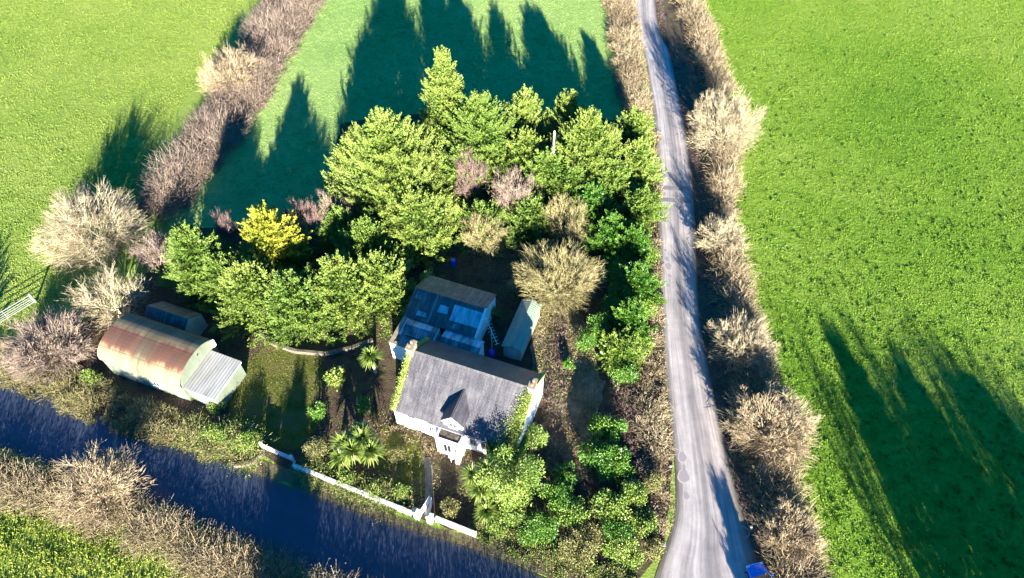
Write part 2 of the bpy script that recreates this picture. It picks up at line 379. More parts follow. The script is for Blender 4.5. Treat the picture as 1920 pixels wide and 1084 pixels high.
def hedge(label, pts, seed, fol='pinkbark', leaf=None, leafshare=.35, name='hedge', cat='hedge', group=None, zc=1.0, tw=70, dens=1.6, thick=.013, core=1.0, corefol=None, coretop=.84, even=0.0):
    """ragged hedge along map points (px, py, half width, height)"""
    rg = np.random.default_rng(seed)
    W = [(P(a, b, zc if zc < hh else hh * .5), hw, hh) for a, b, hw, hh in pts]
    base = []; HH = []; SIDE = []
    for (p, w0, h0), (q, w1, h1) in zip(W[:-1], W[1:]):
        d = (q - p); d.z = 0; L = d.length; sx = Vector((-d.y, d.x, 0)).normalized()
        n = max(3, int(L * (w0 + w1) * dens))
        t = rg.uniform(0, 1, n); s = rg.uniform(-1, 1, n)
        ww = w0 + (w1 - w0) * t; hh = (h0 + (h1 - h0) * t)
        base.append(np.array(p)[None, :2] + np.array(d)[None, :2] * t[:, None] + np.array(sx)[None, :2] * (s * ww)[:, None])
        HH.append(hh * (1.0 - .55 * s * s)); SIDE.append(s)
    base = np.concatenate(base); HH = np.concatenate(HH)
    big = np.sin(base[:, 0] * .55 + seed) * np.sin(base[:, 1] * .48 + seed * 1.7) * .18 + np.sin(base[:, 0] * 1.7) * np.sin(base[:, 1] * 1.5 + seed) * .14
    HH = HH * (1 + big * (1 - even)) * rg.uniform(.75 + .17 * even, 1.2 - .08 * even, len(HH))
    o = base.mean(0); base = base - o; n = len(base)
    ck = np.clip(.5 + big * 1.4 + rg.normal(size=n) * .16, 0, 1)
    k = tw; c0 = np.concatenate([base, np.zeros((n, 1))], 1)
    q = unit(rg.normal(size=(n, k, 3)) * [1, 1, .7] + [0, 0, .55]); q[..., 2] = np.abs(q[..., 2]) + .05
    hh = HH[:, None, None]
    # first stems, then side twigs leaving them
    st = c0[:, None] + q * hh * rg.uniform(.1, .75, (n, k, 1))
    dd = unit(q + rg.normal(size=q.shape) * .5); L = hh * rg.uniform(.18, .42, (n, k, 1))
    ra = rg.uniform(.8, 1.6, n * k) * thick
    rn = (ck[:, None] * .55 + rg.uniform(0, .45, (n, k))).ravel()
    A = sticks(st.reshape(-1, 3), (st + dd * L).reshape(-1, 3), ra, ra * .5, rn)
    r = empty(name, (o[0], o[1], 0)); tag(r, label, cat, group)
    link('twigs', np_mesh('twigs', A[0], A[1], F[fol], A[2]), r)
    m = int(40 * core)
    if m:
        q = unit(rg.normal(size=(n, m, 3)) * [1, 1, .7] + [0, 0, .3]); q[..., 2] = np.abs(q[..., 2])
        c = (c0[:, None] + q * hh * rg.uniform(.15, coretop, (n, m, 1))).reshape(-1, 3); l = rg.uniform(.16, .32, len(c))
        B = kites(c, rg.normal(size=c.shape), l, l * .3, rg, rg.uniform(0, 1, len(c)))
        link('undergrowth', np_mesh('undergrowth', B[0], B[1], F['litter'] if corefol is None else F[corefol], B[2]), r)
    if leaf:
        m = int(k * leafshare * 2.2); q = unit(rg.normal(size=(n, m, 3)) * [1, 1, .7] + [0, 0, .4]); q[..., 2] = np.abs(q[..., 2])
        sel = (rg.uniform(0, 1, n) < np.clip(.25 + leafshare + big * 1.5, .1, 1))
        c = (c0[:, None] + q * hh * rg.uniform(.3, 1.0, (n, m, 1)))[sel].reshape(-1, 3); d = (q + rg.normal(size=q.shape) * .6)[sel].reshape(-1, 3)
        l = rg.uniform(.06, .13, len(c))
        B = kites(c, d, l, l * .6, rg, rg.uniform(0, 1, len(c)))
        link('leaves', np_mesh('leaves', B[0], B[1], F[leaf], B[2]), r)
    return r
def palm_head(rg, c, R, n=110, droop=.5):
    az = rg.uniform(0, 2 * pi, n); el = rg.uniform(-.35, 1.35, n)
    d = np.stack([np.cos(az) * np.cos(el), np.sin(az) * np.cos(el), np.sin(el)], 1)
    L = R * rg.uniform(.85, 1.15, n)[:, None]; s = unit(np.cross(d, [[0, 0, 1.0]])) * (.045 * R ** .5)
    m = c + d * L * .55; t = c + d * L - np.array([0, 0, 1]) * L * droop * .35
    V = np.stack([c + s * .4 + 0 * d, c - s * .4 + 0 * d, m - s, m + s, m + s, m - s, t - s * .15, t + s * .15], 1).reshape(-1, 3)
    i = np.arange(n)[:, None] * 8
    return V, np.concatenate([i + [[0, 1, 2, 3]], i + [[4, 5, 6, 7]]], 0), np.repeat(rg.uniform(0, 1, n), 8)
def palm(label, px, py, zc, heads, trunk_h, seed, skirt=True, group='cabbage palms in the front garden', world=None, fol='palm'):
    """heads: rows (dx, dy, z, radius)"""
    rg = np.random.default_rng(seed); b = P(px, py, zc) if world is None else Vector((*world, 0)); b.z = 0
    r = empty('palm_tree', b); tag(r, label, 'palm', group)
    mb = MB(); mb.tube((0, 0, -.1), (0, 0, trunk_h), .17, .13, 9)
    for dx, dy, z, R in heads: mb.tube((0, 0, trunk_h * .9), (dx, dy, z - .1), .11, .09, 8)
    mb.build('trunk', F['palewood'], r)
    for dx, dy, z, R in heads:
        A = palm_head(rg, np.array([dx, dy, z]), R, 190)
        hd = link('leaf_head', np_mesh('leaf_head', A[0], A[1], F[fol], A[2]), r)
        if skirt:
            n = 60; az = rg.uniform(0, 2 * pi, n); c = np.array([[dx, dy, z - .15]]) + 0 * az[:, None]
            d = np.stack([np.cos(az) * .5, np.sin(az) * .5, -np.ones(n)], 1)
            B = kites(c, d, R * .8, .07, rg, rg.uniform(0, 1, n)); link('dead_leaves', np_mesh('dead_leaves', B[0], B[1], F['deadblade'], B[2]), hd)
    return r
# ================================================================== THE LAND
def sheet(name, pts, m, z):
    mb = MB(); mb.poly([(p[0], p[1], z) for p in pts]); o = mb.build(name, m); tag(o, kind='structure'); return o
def wobble(pts, seed, amp=.25, step=1.2, closed=True):
    """ragged outline"""
    rg = random.Random(seed); out = []
    n = len(pts)
    for i in range(n if closed else n - 1):
        a, b = Vector(pts[i][:2]), Vector(pts[(i + 1) % n][:2]); L = (b - a).length; k = max(1, int(L / step)) if L < 120 else 1
        for j in range(k):
            p = a.lerp(b, j / k); out.append((p.x + rg.uniform(-amp, amp), p.y + rg.uniform(-amp, amp)))
    if not closed: out.append(tuple(pts[-1][:2]))
    return out
m_gl = grass_mat('left pasture', G_LEFT, streak=(1, 1.8, 1)); m_gm = grass_mat('middle pasture', G_MID, bs=.8, bd=.2)
m_gr = grass_mat('right pasture', G_RIGHT, bs=1.0, bd=.3, spots=.8); m_gf = grass_mat('front pasture', G_FRONT)
sheet('ground', [(-2500, -2500), (2500, -2500), (2500, 2500), (-2500, 2500)], m_gl, 0)
mid_poly = [P(300, 400), P(395, 260), P(500, 130), P(565, 30), (-30, 175), (-10, 420), (60, 420), (28, 175), P(1150, 0), P(1200, 210), P(1200, 420), P(1000, 600), P(700, 640), P(450, 600)]
right_poly = [P(1305, 0), P(1365, 180), P(1375, 400), P(1385, 600), P(1430, 800), P(1470, 1000), P(1510, 1084), (34, -60), (60, -400), (900, -400), (900, 900), (36, 900)]
front_poly = [P(-700, 720), P(-200, 850), P(50, 922), P(200, 985), P(420, 1070), P(640, 1160), (-4, 6), (14, -4), (14, -400), (-900, -400), (-900, 60)]
hb_ = [(1262, -60), (1300, 100), (1322, 200), (1332, 330), (1335, 470), (1345, 600), (1380, 700), (1410, 820), (1432, 940), (1470, 1084), (1560, 1250)]
sheet('hedge_bank', [P(x - 62, y) for x, y in hb_] + [P(x + 45, y) for x, y in hb_][::-1], earth_mat('hedge bottom earth', ((.045, .035, .025), (.09, .07, .05), (.10, .10, .04))), .008)
sheet('field_middle', mid_poly, m_gm, .004); sheet('field_right', right_poly, m_gr, .004); sheet('field_front', front_poly, m_gf, .004)

m_soil = earth_mat('garden earth and leaf litter', ((.040, .027, .022), (.075, .052, .036), (.06, .07, .025)))
m_bracken = earth_mat('brown bracken litter', ((.12, .085, .055), (.24, .18, .12), (.36, .29, .20)), .6)
m_lawn = earth_mat('mossy lawn', ((.045, .055, .012), (.085, .095, .018), (.12, .09, .045)), .5)
m_verge = earth_mat('verge of dead grass', ((.07, .055, .035), (.14, .11, .065), (.09, .10, .035)), .9)
plot = [P(-300, 600), P(-60, 650), P(100, 640), P(240, 560), P(330, 420), P(600, 440), P(640, 230), P(900, 200), P(1190, 230), P(1236, 330), P(1245, 620), P(1262, 860), P(1250, 1010), P(1190, 1105), P(1040, 1083), P(890, 1006), P(555, 885), P(495, 858), P(440, 872), P(250, 800), P(100, 745), P(-60, 695), P(-300, 640)]
sheet('garden_ground', wobble(plot, 3, .3), m_soil, .010)
sheet('bracken_ground', wobble([P(1000, 560), P(1090, 590), P(1130, 720), P(1090, 900), P(1030, 900), P(1015, 760), P(1000, 700)], 4, .4, .8), m_bracken, .016)
sheet('lawn', wobble([P(500, 650), P(600, 668), P(615, 700), P(590, 740), P(600, 800), P(560, 845), P(500, 835), P(420, 790), P(440, 700)], 5, .3, .8), m_lawn, .016)
sheet('front_lawn', wobble([P(715, 800), P(800, 830), P(795, 930), P(720, 905), P(690, 870)], 6, .25, .7), m_lawn, .016)
sheet('grass_verge', wobble([P(495, 860), P(553, 884), P(770, 975), P(800, 985), P(895, 1010), P(1000, 1060), P(1045, 1090), P(880, 1030), P(790, 1005), P(700, 985), P(600, 950), P(540, 905), P(470, 885)], 7, .18, .8), m_verge, .016)
# ------------------------------------------------------------------ roads
def strip(name, L, R, m, z, nsub=6, nu=6):
    """road surface between two edge lines; UV u across, v metres along"""
    def dense(A):
        out = []
        for i in range(len(A) - 1):
            p0 = Vector(A[max(i - 1, 0)][:2]); p1 = Vector(A[i][:2]); p2 = Vector(A[i + 1][:2]); p3 = Vector(A[min(i + 2, len(A) - 1)][:2])
            for j in range(nsub):
                t = j / nsub
                out.append(.5 * ((2 * p1) + (p2 - p0) * t + (2 * p0 - 5 * p1 + 4 * p2 - p3) * t * t + (3 * p1 - p0 - 3 * p2 + p3) * t ** 3))
        out.append(Vector(A[-1][:2])); return out
    A, B = dense(L), dense(R); V = []; Fa = []; UV = []; v = 0
    for i, (a, b) in enumerate(zip(A, B)):
        if i: v += ((a + b) / 2 - (A[i - 1] + B[i - 1]) / 2).length
        for k in range(nu + 1):
            p = a.lerp(b, k / nu); V.append((p.x, p.y, z)); UV.append((k / nu, v))
    for i in range(len(A) - 1):
        for k in range(nu):
            q = i * (nu + 1) + k; Fa.append((q, q + 1, q + nu + 2, q + nu + 1))
    me = bpy.data.meshes.new(name); me.from_pydata(V, [], Fa); uvl = me.uv_layers.new(name='UVMap')
    for lp in me.loops: uvl.data[lp.index].uv = UV[lp.vertex_index]
    me.materials.append(m)
    if me.polygons[0].normal.z < 0: me.flip_normals()
    o = link(name, me); tag(o, kind='structure'); return o, A, B
def road_mat(name, base, tracks, rough=.7, spec=.35, contrast=.6):
    m, nt, b = mat(name, rough=rough, spec=spec)
    tc = nt.nodes.new('ShaderNodeTexCoord'); sp = nt.nodes.new('ShaderNodeSeparateXYZ'); nt.links.new(tc.outputs['UV'], sp.inputs[0])
    mp = nt.nodes.new('ShaderNodeMapping'); mp.inputs['Scale'].default_value = (16, .10, 1); nt.links.new(tc.outputs['UV'], mp.inputs[0])
    n = nt.nodes.new('ShaderNodeTexNoise'); n.inputs['Scale'].default_value = 1; n.inputs['Detail'].default_value = 6; n.inputs['Roughness'].default_value = .65
    nt.links.new(mp.outputs[0], n.inputs['Vector'])
    wob = mathn(nt, 'MULTIPLY_ADD', n.outputs['Fac'], .10, -.05)
    u = mathn(nt, 'ADD', sp.outputs['X'], wob)
    tr = ramp(nt, tracks, u)
    g = ramp(nt, [(.25, (1 - contrast,) * 3), (.75, (1 + contrast * .35,) * 3)], n.outputs['Fac'])
    c = mixc(nt, tr, g, 1.0, 'MULTIPLY')
    g2 = ramp(nt, [(.3, (.72, .72, .74)), (.62, (1.05, 1.03, 1.0))], noise(nt, .55, 7, .7))
    c = mixc(nt, c, g2, 1.0, 'MULTIPLY')
    nt.links.new(c, b.inputs['Base Color'])
    rr = mathn(nt, 'MULTIPLY_ADD', noise(nt, .35, 5, .6), .5, rough - .25); nt.links.new(rr, b.inputs['Roughness'])
    bump(nt, b, noise(nt, 28, 3, .6), .25, .02); return m
m_road = road_mat('worn pale tarmac', None, [(0, (.10, .085, .06)), (.05, (.20, .18, .16)), (.16, (.44, .40, .385)), (.38, (.40, .365, .355)), (.5, (.24, .22, .22)), (.62, (.37, .33, .315)), (.84, (.46, .40, .375)), (.95, (.22, .19, .16)), (1, (.09, .075, .05))])
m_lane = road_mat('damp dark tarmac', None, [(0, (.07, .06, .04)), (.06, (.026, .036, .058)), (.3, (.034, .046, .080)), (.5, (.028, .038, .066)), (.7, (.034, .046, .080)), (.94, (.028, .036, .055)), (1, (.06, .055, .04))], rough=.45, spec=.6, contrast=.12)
RL = [(26.5, 420), (26.3, 180), P(1180, 0), P(1207, 100), P(1223, 200), P(1232, 300), P(1233, 400), P(1237, 500), P(1241, 600), P(1248, 700), P(1258, 800), P(1266, 900), P(1262, 980), P(1230, 1075), (11.3, 15.0), (10, 12), (10.5, 5), (10.8, -60)]
RR = [(32.5, 420), (31.5, 180), P(1229, 0), P(1256, 100), P(1277, 200), P(1294, 300), P(1303, 400), P(1307, 500), P(1313, 600), P(1331, 700), P(1353, 800), P(1375, 900), P(1397, 980), P(1432, 1075), (22.4, 15.0), (22.6, 12), (22.8, 5), (23, -60)]
road, ra_, rb_ = strip('road', RL, RR, m_road, .030)
LU = [(-150, 72), P(-300, 605), P(-100, 670), P(0, 706), P(120, 752), P(250, 806), P(360, 846), P(470, 886), P(560, 918), P(700, 970), P(800, 1003), P(880, 1028), P(960, 1058), P(1040, 1092), (6.5, 14.8), (14, 12.2)]
LL = [(-155, 64.5), P(-300, 735), P(-100, 800), P(0, 838), P(120, 884), P(250, 934), P(360, 978), P(470, 1026), P(560, 1066), P(690, 1135), P(780, 1170), P(860, 1205), P(940, 1245), P(1000, 1275), (5.5, 7.6), (14, 5)]
lane, _, _ = strip('lane', LU, LL, m_lane, .026)
# puddles and painted shadow bands on the road
m_pud, _nt, _b = mat('wet mud puddle', (.24, .22, .21), .25, .6); m_rim, _nt, _b = mat('dried silt rim', (.36, .32, .29), .9, .1)
def blob(cx, cy, rx, ry, z, seed, k=18):
    rg = random.Random(seed); ph = rg.uniform(0, 6)
    return [(cx + cos(2 * pi * i / k) * rx * (1 + .15 * sin(3 * 2 * pi * i / k + ph)), cy + sin(2 * pi * i / k) * ry * (1 + .12 * sin(2 * 2 * pi * i / k + ph * 2)), z) for i in range(k)]
for i, (x, y, r) in enumerate([(1250, 486, .30), (1247, 470, .2), (1253, 500, .42), (1255, 518, .25), (1252, 536, .22), (1289, 474, .22), (1290, 487, .28), (1292, 501, .42), (1292, 516, .2), (1279, 857, .42), (1282, 893, .55), (1286, 930, .30), (1282, 876, .18), (1284, 357, .35), (1286, 374, .35), (1245, 364, .25)]):
    p = P(x, y); ry = r * 1.3
    mb = MB(); mb.poly(blob(p.x, p.y, r * 1.02, ry * 1.02, .034, i)); pd = mb.build('puddle', m_rim, road)
    mb = MB(); mb.poly(blob(p.x + .02, p.y, r * .86, ry * .86, .038, i)); mb.build('water', m_pud, pd)
mb = MB()
m_shadow_band, _nt, _b = mat('painted shadow band', (.16, .15, .15), .6, .4)
for (a, b_) in (((1238, 352), (1297, 354)), ((1238, 374), (1300, 378))):  # dark strips painted as the shadow of overhead wires across the road
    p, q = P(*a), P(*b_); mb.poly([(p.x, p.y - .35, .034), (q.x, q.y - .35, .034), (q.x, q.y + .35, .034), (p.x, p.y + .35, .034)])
mb.build('shadow_band', m_shadow_band, road)
m_iron, _nt, _b = mat('cast iron', (.25, .25, .26), .4, .5, .6)
p = P(1394, 998); mb = MB()
k = 28
for i in range(k):
    a0, a1 = 2 * pi * i / k, 2 * pi * (i + 1) / k
    mb.poly([(p.x + cos(a) * r * 1.05, p.y + sin(a) * r, .036) for a, r in ((a0, .42), (a0, .52), (a1, .52), (a1, .42))])
mb.build('drain_ring', m_iron, road)

# ------------------------------------------------------------------ grass
def tufts(name, label, poly, n, cols, seed, hgt=(.10, .22), keep=None):
    rg = np.random.default_rng(seed); xs = [p[0] for p in poly]; ys = [p[1] for p in poly]
    x = rg.uniform(max(min(xs), -90), min(max(xs), 90), n); y = rg.uniform(max(min(ys), 14), min(max(ys), 112), n)
    k = inpoly(x, y, poly) & inview(x, y, 0, 60)
    if keep is not None: k &= keep(x, y)
    x, y = x[k], y[k]; n = len(x); nb = 6
    pat = np.sin(x * .9 + 2 * np.sin(y * .31)) * np.sin(y * 1.25 + 1.5 * np.sin(x * .37)) + .6 * np.sin(x * 2.3 + y * .8) * np.sin(y * 2.9 - x)
    big = rg.uniform(0, 1, n) ** 5 * 1.2 + np.clip(pat, 0, 1) * .9
    c = np.stack([x, y, np.zeros(n)], 1)[:, None] + rg.normal(size=(n, nb, 3)) * [.13, .13, 0] * (1 + big[:, None, None])
    d = np.array([0, 0, 1.0]) + rg.normal(size=(n, nb, 3)) * .55; d[..., 2] = np.abs(d[..., 2])
    L = rg.uniform(*hgt, (n, nb)) * (1 + big[:, None] * .9)
    A = kites(c.reshape(-1, 3), d.reshape(-1, 3), L.ravel(), rg.uniform(.05, .11, n * nb), rg, (.5 * rg.uniform(0, 1, (n, 1)) + .5 * rg.uniform(0, 1, (n, nb))).ravel())
    o = link(name, np_mesh(name, A[0], A[1], grass_mat(name + ' blades', cols, True), A[2])); tag(o, label, 'grass', kind='stuff'); return o
tufts('grass', 'short bright pasture grass right of the road', right_poly, 110000, G_RIGHT, 11, (.035, .085))
left_poly = [(-120, 130), P(470, -10), P(430, 60), P(350, 180), P(270, 330), P(240, 420), P(120, 560), P(0, 640), (-120, 45)]
def tussocks(label, poly, n, seed, cond):
    rg = np.random.default_rng(seed); x = rg.uniform(12, 90, n); y = rg.uniform(14, 100, n)
    k = inpoly(x, y, poly) & inview(x, y) & cond(x, y, rg); x, y = x[k], y[k]; n = len(x); nb = 26
    sz = rg.uniform(.5, 1.25, n)[:, None]
    c = np.stack([x, y, np.zeros(n)], 1)[:, None] + rg.normal(size=(n, nb, 3)) * [.11, .09, 0] * sz[..., None]
    d = np.array([0, 0, 1.0]) + rg.normal(size=(n, nb, 3)) * .5; d[..., 2] = np.abs(d[..., 2])
    A = kites(c.reshape(-1, 3), d.reshape(-1, 3), (rg.uniform(.14, .30, (n, nb)) * sz).ravel(), .06, rg, rg.uniform(0, 1, n * nb))
    o = link('grass_tussocks', np_mesh('grass_tussocks', A[0], A[1], F['tussock'], A[2])); tag(o, label, 'grass', kind='stuff')
F['tussock'] = foliage('rank dark grass', ramp3((.04, .10, .008), (.08, .16, .014), (.15, .23, .03)))
tussocks('dark rank grass tussocks dotted over the right field', right_poly, 5200, 17, lambda x, y, rg: rg.uniform(0, 1, len(x)) < np.clip(.9 - (y - 25) / 75 + .35 * np.sin(x * .21) * np.sin(y * .17 + 1), .08, .9))
tufts('grass', 'yellowish pasture grass left of the diagonal hedge', left_poly, 60000, G_LEFT, 12, (.035, .09))
tufts('grass', 'blue green grass of the field behind the trees', mid_poly, 70000, G_MID, 13, (.03, .08))
tufts('grass', 'coarse grass in the corner below the lane', front_poly, 60000, G_FRONT, 14, (.10, .24))

# ================================================================== BUILDINGS
ANG = RAD(-20.1)
def render_mat(name, a, b_, c, sc=.6, bs=.3):
    m, nt, b = mat(name, rough=.85, spec=.2)
    nt.links.new(ramp(nt, [(.25, a), (.45, b_), (.75, c)], noise(nt, sc, 8, .7, stretch=(1, 1, .45))), b.inputs['Base Color'])
    bump(nt, b, noise(nt, 12, 4), bs, .02); return m
m_white = render_mat('limewashed render', (.50, .49, .45), (.74, .73, .70), (.82, .81, .79))
m_cream = render_mat('weathered cream render', (.18, .17, .12), (.32, .31, .25), (.40, .39, .33), .5)
def slate_mat(name, a, b_, c, sheen=.45):
    m, nt, b = mat(name, rough=sheen, spec=.45)
    st = noise(nt, 1, 7, .7, stretch=(4.5, .45, .45)); pl = noise(nt, .8, 6, .65)
    col = ramp(nt, [(.38, a), (.5, b_), (.63, c)], mathn(nt, 'ADD', mathn(nt, 'MULTIPLY', st, .6), mathn(nt, 'MULTIPLY', pl, .4)))
    br = nt.nodes.new('ShaderNodeTexBrick'); tc = nt.nodes.new('ShaderNodeTexCoord'); nt.links.new(tc.outputs['Object'], br.inputs['Vector'])
    br.inputs['Scale'].default_value = 1; br.inputs['Brick Width'].default_value = .3; br.inputs['Row Height'].default_value = .24; br.inputs['Mortar Size'].default_value = .012
    br.inputs['Color1'].default_value = (1, 1, 1, 1); br.inputs['Color2'].default_value = (.88, .88, .9, 1); br.inputs['Mortar'].default_value = (.72, .72, .75, 1); br.inputs['Bias'].default_value = -.3
    nt.links.new(mixc(nt, col, br.outputs['Color'], 1, 'MULTIPLY'), b.inputs['Base Color'])
    bump(nt, b, br.outputs['Fac'], .4, -.02); return m
m_slate = slate_mat('natural slate', (.033, .031, .038), (.056, .053, .062), (.105, .098, .10))
m_slate2 = slate_mat('mossy old slate', (.035, .04, .042), (.07, .075, .075), (.20, .19, .15))
m_moss = earth_mat('moss on the coping', ((.12, .15, .02), (.24, .27, .05), (.42, .40, .22)), 2.5)
m_glass, _, _ = mat('window glass', (.015, .017, .02), .08, .6)
m_frame, _, _ = mat('grey window frame', (.38, .38, .40), .5)
m_whitepaint, _, _ = mat('white gloss paint', (.78, .78, .76), .4, .4)
m_darkroof = earth_mat('dark felt with gravel', ((.03, .026, .022), (.06, .05, .042), (.12, .10, .085)), 2)
m_lead, _, _ = mat('grey lead flashing', (.22, .22, .24), .5, .4)
m_chim = render_mat('weathered chimney render', (.12, .09, .06), (.24, .19, .13), (.34, .29, .22), 2)
m_pot, _, _ = mat('clay chimney pot', (.38, .20, .12), .8, .2)
def corr_mat(name, stops, axis='X', period=.25, rough=.5, spec=.4, stretch=(1.5, .3, .3), metal=0.0):
    m, nt, b = mat(name, rough=rough, spec=spec, metal=metal)
    n = noise(nt, 1, 7, .7, stretch=stretch); nt.links.new(ramp(nt, stops, n), b.inputs['Base Color'])
    wv = nt.nodes.new('ShaderNodeTexWave'); wv.bands_direction = axis; wv.inputs['Scale'].default_value = .314 / period
    tc = nt.nodes.new('ShaderNodeTexCoord'); nt.links.new(tc.outputs['Object'], wv.inputs[0]); bump(nt, b, wv.outputs['Fac'], .6, .03); return m
m_bluesheet = corr_mat('pale zinc sheet', [(.38, (.08, .10, .12)), (.5, (.30, .36, .40)), (.66, (.50, .58, .64))], rough=.35, spec=.6)
m_oldsheet = corr_mat('old grey sheet', [(.35, (.035, .045, .05)), (.5, (.09, .11, .12)), (.68, (.30, .34, .36))], rough=.4, spec=.5)
m_greensheet = corr_mat('faded green sheet', [(.3, (.12, .19, .16)), (.55, (.24, .29, .21)), (.8, (.36, .37, .26))], axis='Y', rough=.4)

# ---- the cottage: origin at the front left corner, x along the front, y to the back
C0 = P(737, 765, 3.2); C0.z = 0
LEN, RY, BY, EZ, RZ, BZ = 12.0, 4.5, 7.7, 3.2, 6.45, 3.75
cot = empty('cottage', C0, ANG); tag(cot, 'long white cottage with grey slate roof, dormer and front porch', 'house')
mb = MB(); T = .35
mb.box(.0, LEN, 0, T, 0, EZ - .02)                      # front wall
mb.box(.0, LEN, BY - T, BY, 0, BZ - .05)
gab = [(T, 0), (BY - T, 0), (BY - T, BZ), (RY, RZ - .02), (T, EZ + .05)]
mb.prism(gab, 'x', 0.003, .35); mb.prism(gab, 'x', LEN - .35, LEN - .003)
wl = mb.build('wall', m_white, cot)
fs = (RZ - EZ) / RY; bsl = (RZ - BZ) / (BY - RY)
mb = MB()
mb.slab((.30, -.22, EZ - .22 * fs + .1), (LEN - .30, -.22, EZ - .22 * fs + .1), (LEN - .30, RY, RZ + .1), (.30, RY, RZ + .1), .1)
mb.slab((.30, RY, RZ + .1), (LEN - .30, RY, RZ + .1), (LEN - .30, BY + .1, BZ + .1 - .1 * bsl), (.30, BY + .1, BZ + .1 - .1 * bsl), .1)
rf = mb.build('roof', m_slate, cot)
# ridge tiles
mb = MB()
x = .34
while x < LEN - .7:
    mb.prism([(RY - .16, RZ + .02), (RY, RZ + .15), (RY + .16, RZ + .02), (RY, RZ + .19)][0:1] + [(RY, RZ + .17), (RY + .16, RZ + .02), (RY, RZ + .08)], 'x', x, x + .43); x += .45
mb.build('ridge_tiles', m_slate, rf)
# raised gable copings with moss and the chimney stacks
for xa in (-.10, LEN - .34):
    mb = MB()
    mb.slab((xa, -.25, EZ + .12), (xa + .44, -.25, EZ + .12), (xa + .44, RY, RZ + .34), (xa, RY, RZ + .34), .26)
    mb.slab((xa, RY, RZ + .34), (xa + .44, RY, RZ + .34), (xa + .44, BY + .1, BZ + .24), (xa, BY + .1, BZ + .24), .26)
    cp = mb.build('gable_coping', m_moss, cot, bevel=.04)
    ch = MB().box(xa - .02 if xa > 0 else xa + .02, xa + .50 if xa > 0 else xa + .62, RY - .50, RY + .50, RZ - .2, RZ + .85).build('chimney', m_chim, cot, bevel=.03)
    MB().box(xa - .08 if xa > 0 else xa - .04, xa + .56 if xa > 0 else xa + .68, RY - .57, RY + .57, RZ + .85, RZ + .97).build('chimney_cap', m_chim, ch)
    for yy in (-.22, .22): MB().tube((xa + .26, RY + yy, RZ + .96), (xa + .26, RY + yy, RZ + 1.2), .12, .10, 10).build('chimney_pot', m_pot, ch)
# moss and ivy mat creeping over the copings and the right end of the roof
rg = np.random.default_rng(5)
def roof_z(y): return EZ + fs * y if y < RY else RZ - bsl * (y - RY)
C = []; 
for i in range(9000):
    side = rg.uniform() < .26
    if side: yy = rg.uniform(-.2, RY - .2); xx = rg.normal(.08, .17)
    else:
        yy = rg.uniform(-.3, RY); xx = LEN - .15 - abs(rg.normal(0, .28 + (RY - yy) * .16)) + .25
    C.append((xx, yy, roof_z(yy) + rg.uniform(.08, .42)))
C = np.array(C); n = len(C); l = rg.uniform(.06, .15, n)
A = kites(C, rg.normal(size=(n, 3)) + [0, -.2, .4], l, l * .7, rg, .35 + .65 * rg.uniform(0, 1, n))
link('moss_and_ivy', np_mesh('moss_and_ivy', A[0], A[1], F['ivy'], A[2]), cot)
C = np.stack([rg.uniform(9.4, 12.3, 9000), rg.uniform(-.55, .1, 9000), rg.uniform(0, 3.3, 9000)], 1); n = len(C); l = rg.uniform(.10, .24, n)
A = kites(C, rg.normal(size=(n, 3)) + [0, -.5, .1], l, l * .7, rg, rg.uniform(0, .8, n)); link('wall_ivy', np_mesh('wall_ivy', A[0], A[1], F['laurel'], A[2]), cot)
yy = rg.uniform(-.2, 3.6, 7000); zz = rg.uniform(0, 1, 7000) * (3.0 - .55 * yy); C = np.stack([LEN + rg.uniform(0, .35, 7000), yy, zz], 1); n = len(C); l = rg.uniform(.08, .18, n)
A = kites(C, rg.normal(size=(n, 3)) + [.5, 0, .1], l, l * .7, rg, rg.uniform(0, .9, n)); link('gable_ivy', np_mesh('gable_ivy', A[0], A[1], F['laurel'], A[2]), cot)
# gutter
mb = MB(); mb.tube((.3, -.27, EZ - .12), (LEN - .3, -.27, EZ - .12), .06, n=8); mb.build('gutter', m_lead, cot)
# front windows
def window(parent, x0, x1, z0, z1, y, name='window', frame=m_frame, bars=True):
    t = .06; fr = MB().box(x0, x1, y - .05, y - .003, z0, z0 + t).box(x0, x1, y - .05, y - .003, z1 - t, z1).box(x0, x0 + t, y - .05, y - .003, z0 + t, z1 - t).box(x1 - t, x1, y - .05, y - .003, z0 + t, z1 - t)
    if bars: xm = (x0 + x1) / 2; fr.box(xm - .025, xm + .025, y - .047, y - .003, z0 + t, z1 - t)
    f = fr.build(name, frame, parent)
    MB().box(x0 + t, x1 - t, y - .022, y - .004, z0 + t, z1 - t).build('pane', m_glass, f)
    MB().box(x0 - .08, x1 + .08, y - .14, y - .002, z0 - .09, z0 - .002).build('sill', m_whitepaint, f); return f
window(cot, 3.45, 4.0, .9, 2.1, 0, frame=m_whitepaint); window(cot, 8.6, 9.6, 1.1, 2.4, 0); window(cot, 7.55, 8.2, 1.2, 2.4, 0)
for x in (1.4, 3.4): MB().box(x, x + .65, -.02, -.003, 2.62, 2.80).build('wall_vent', m_glass, cot)
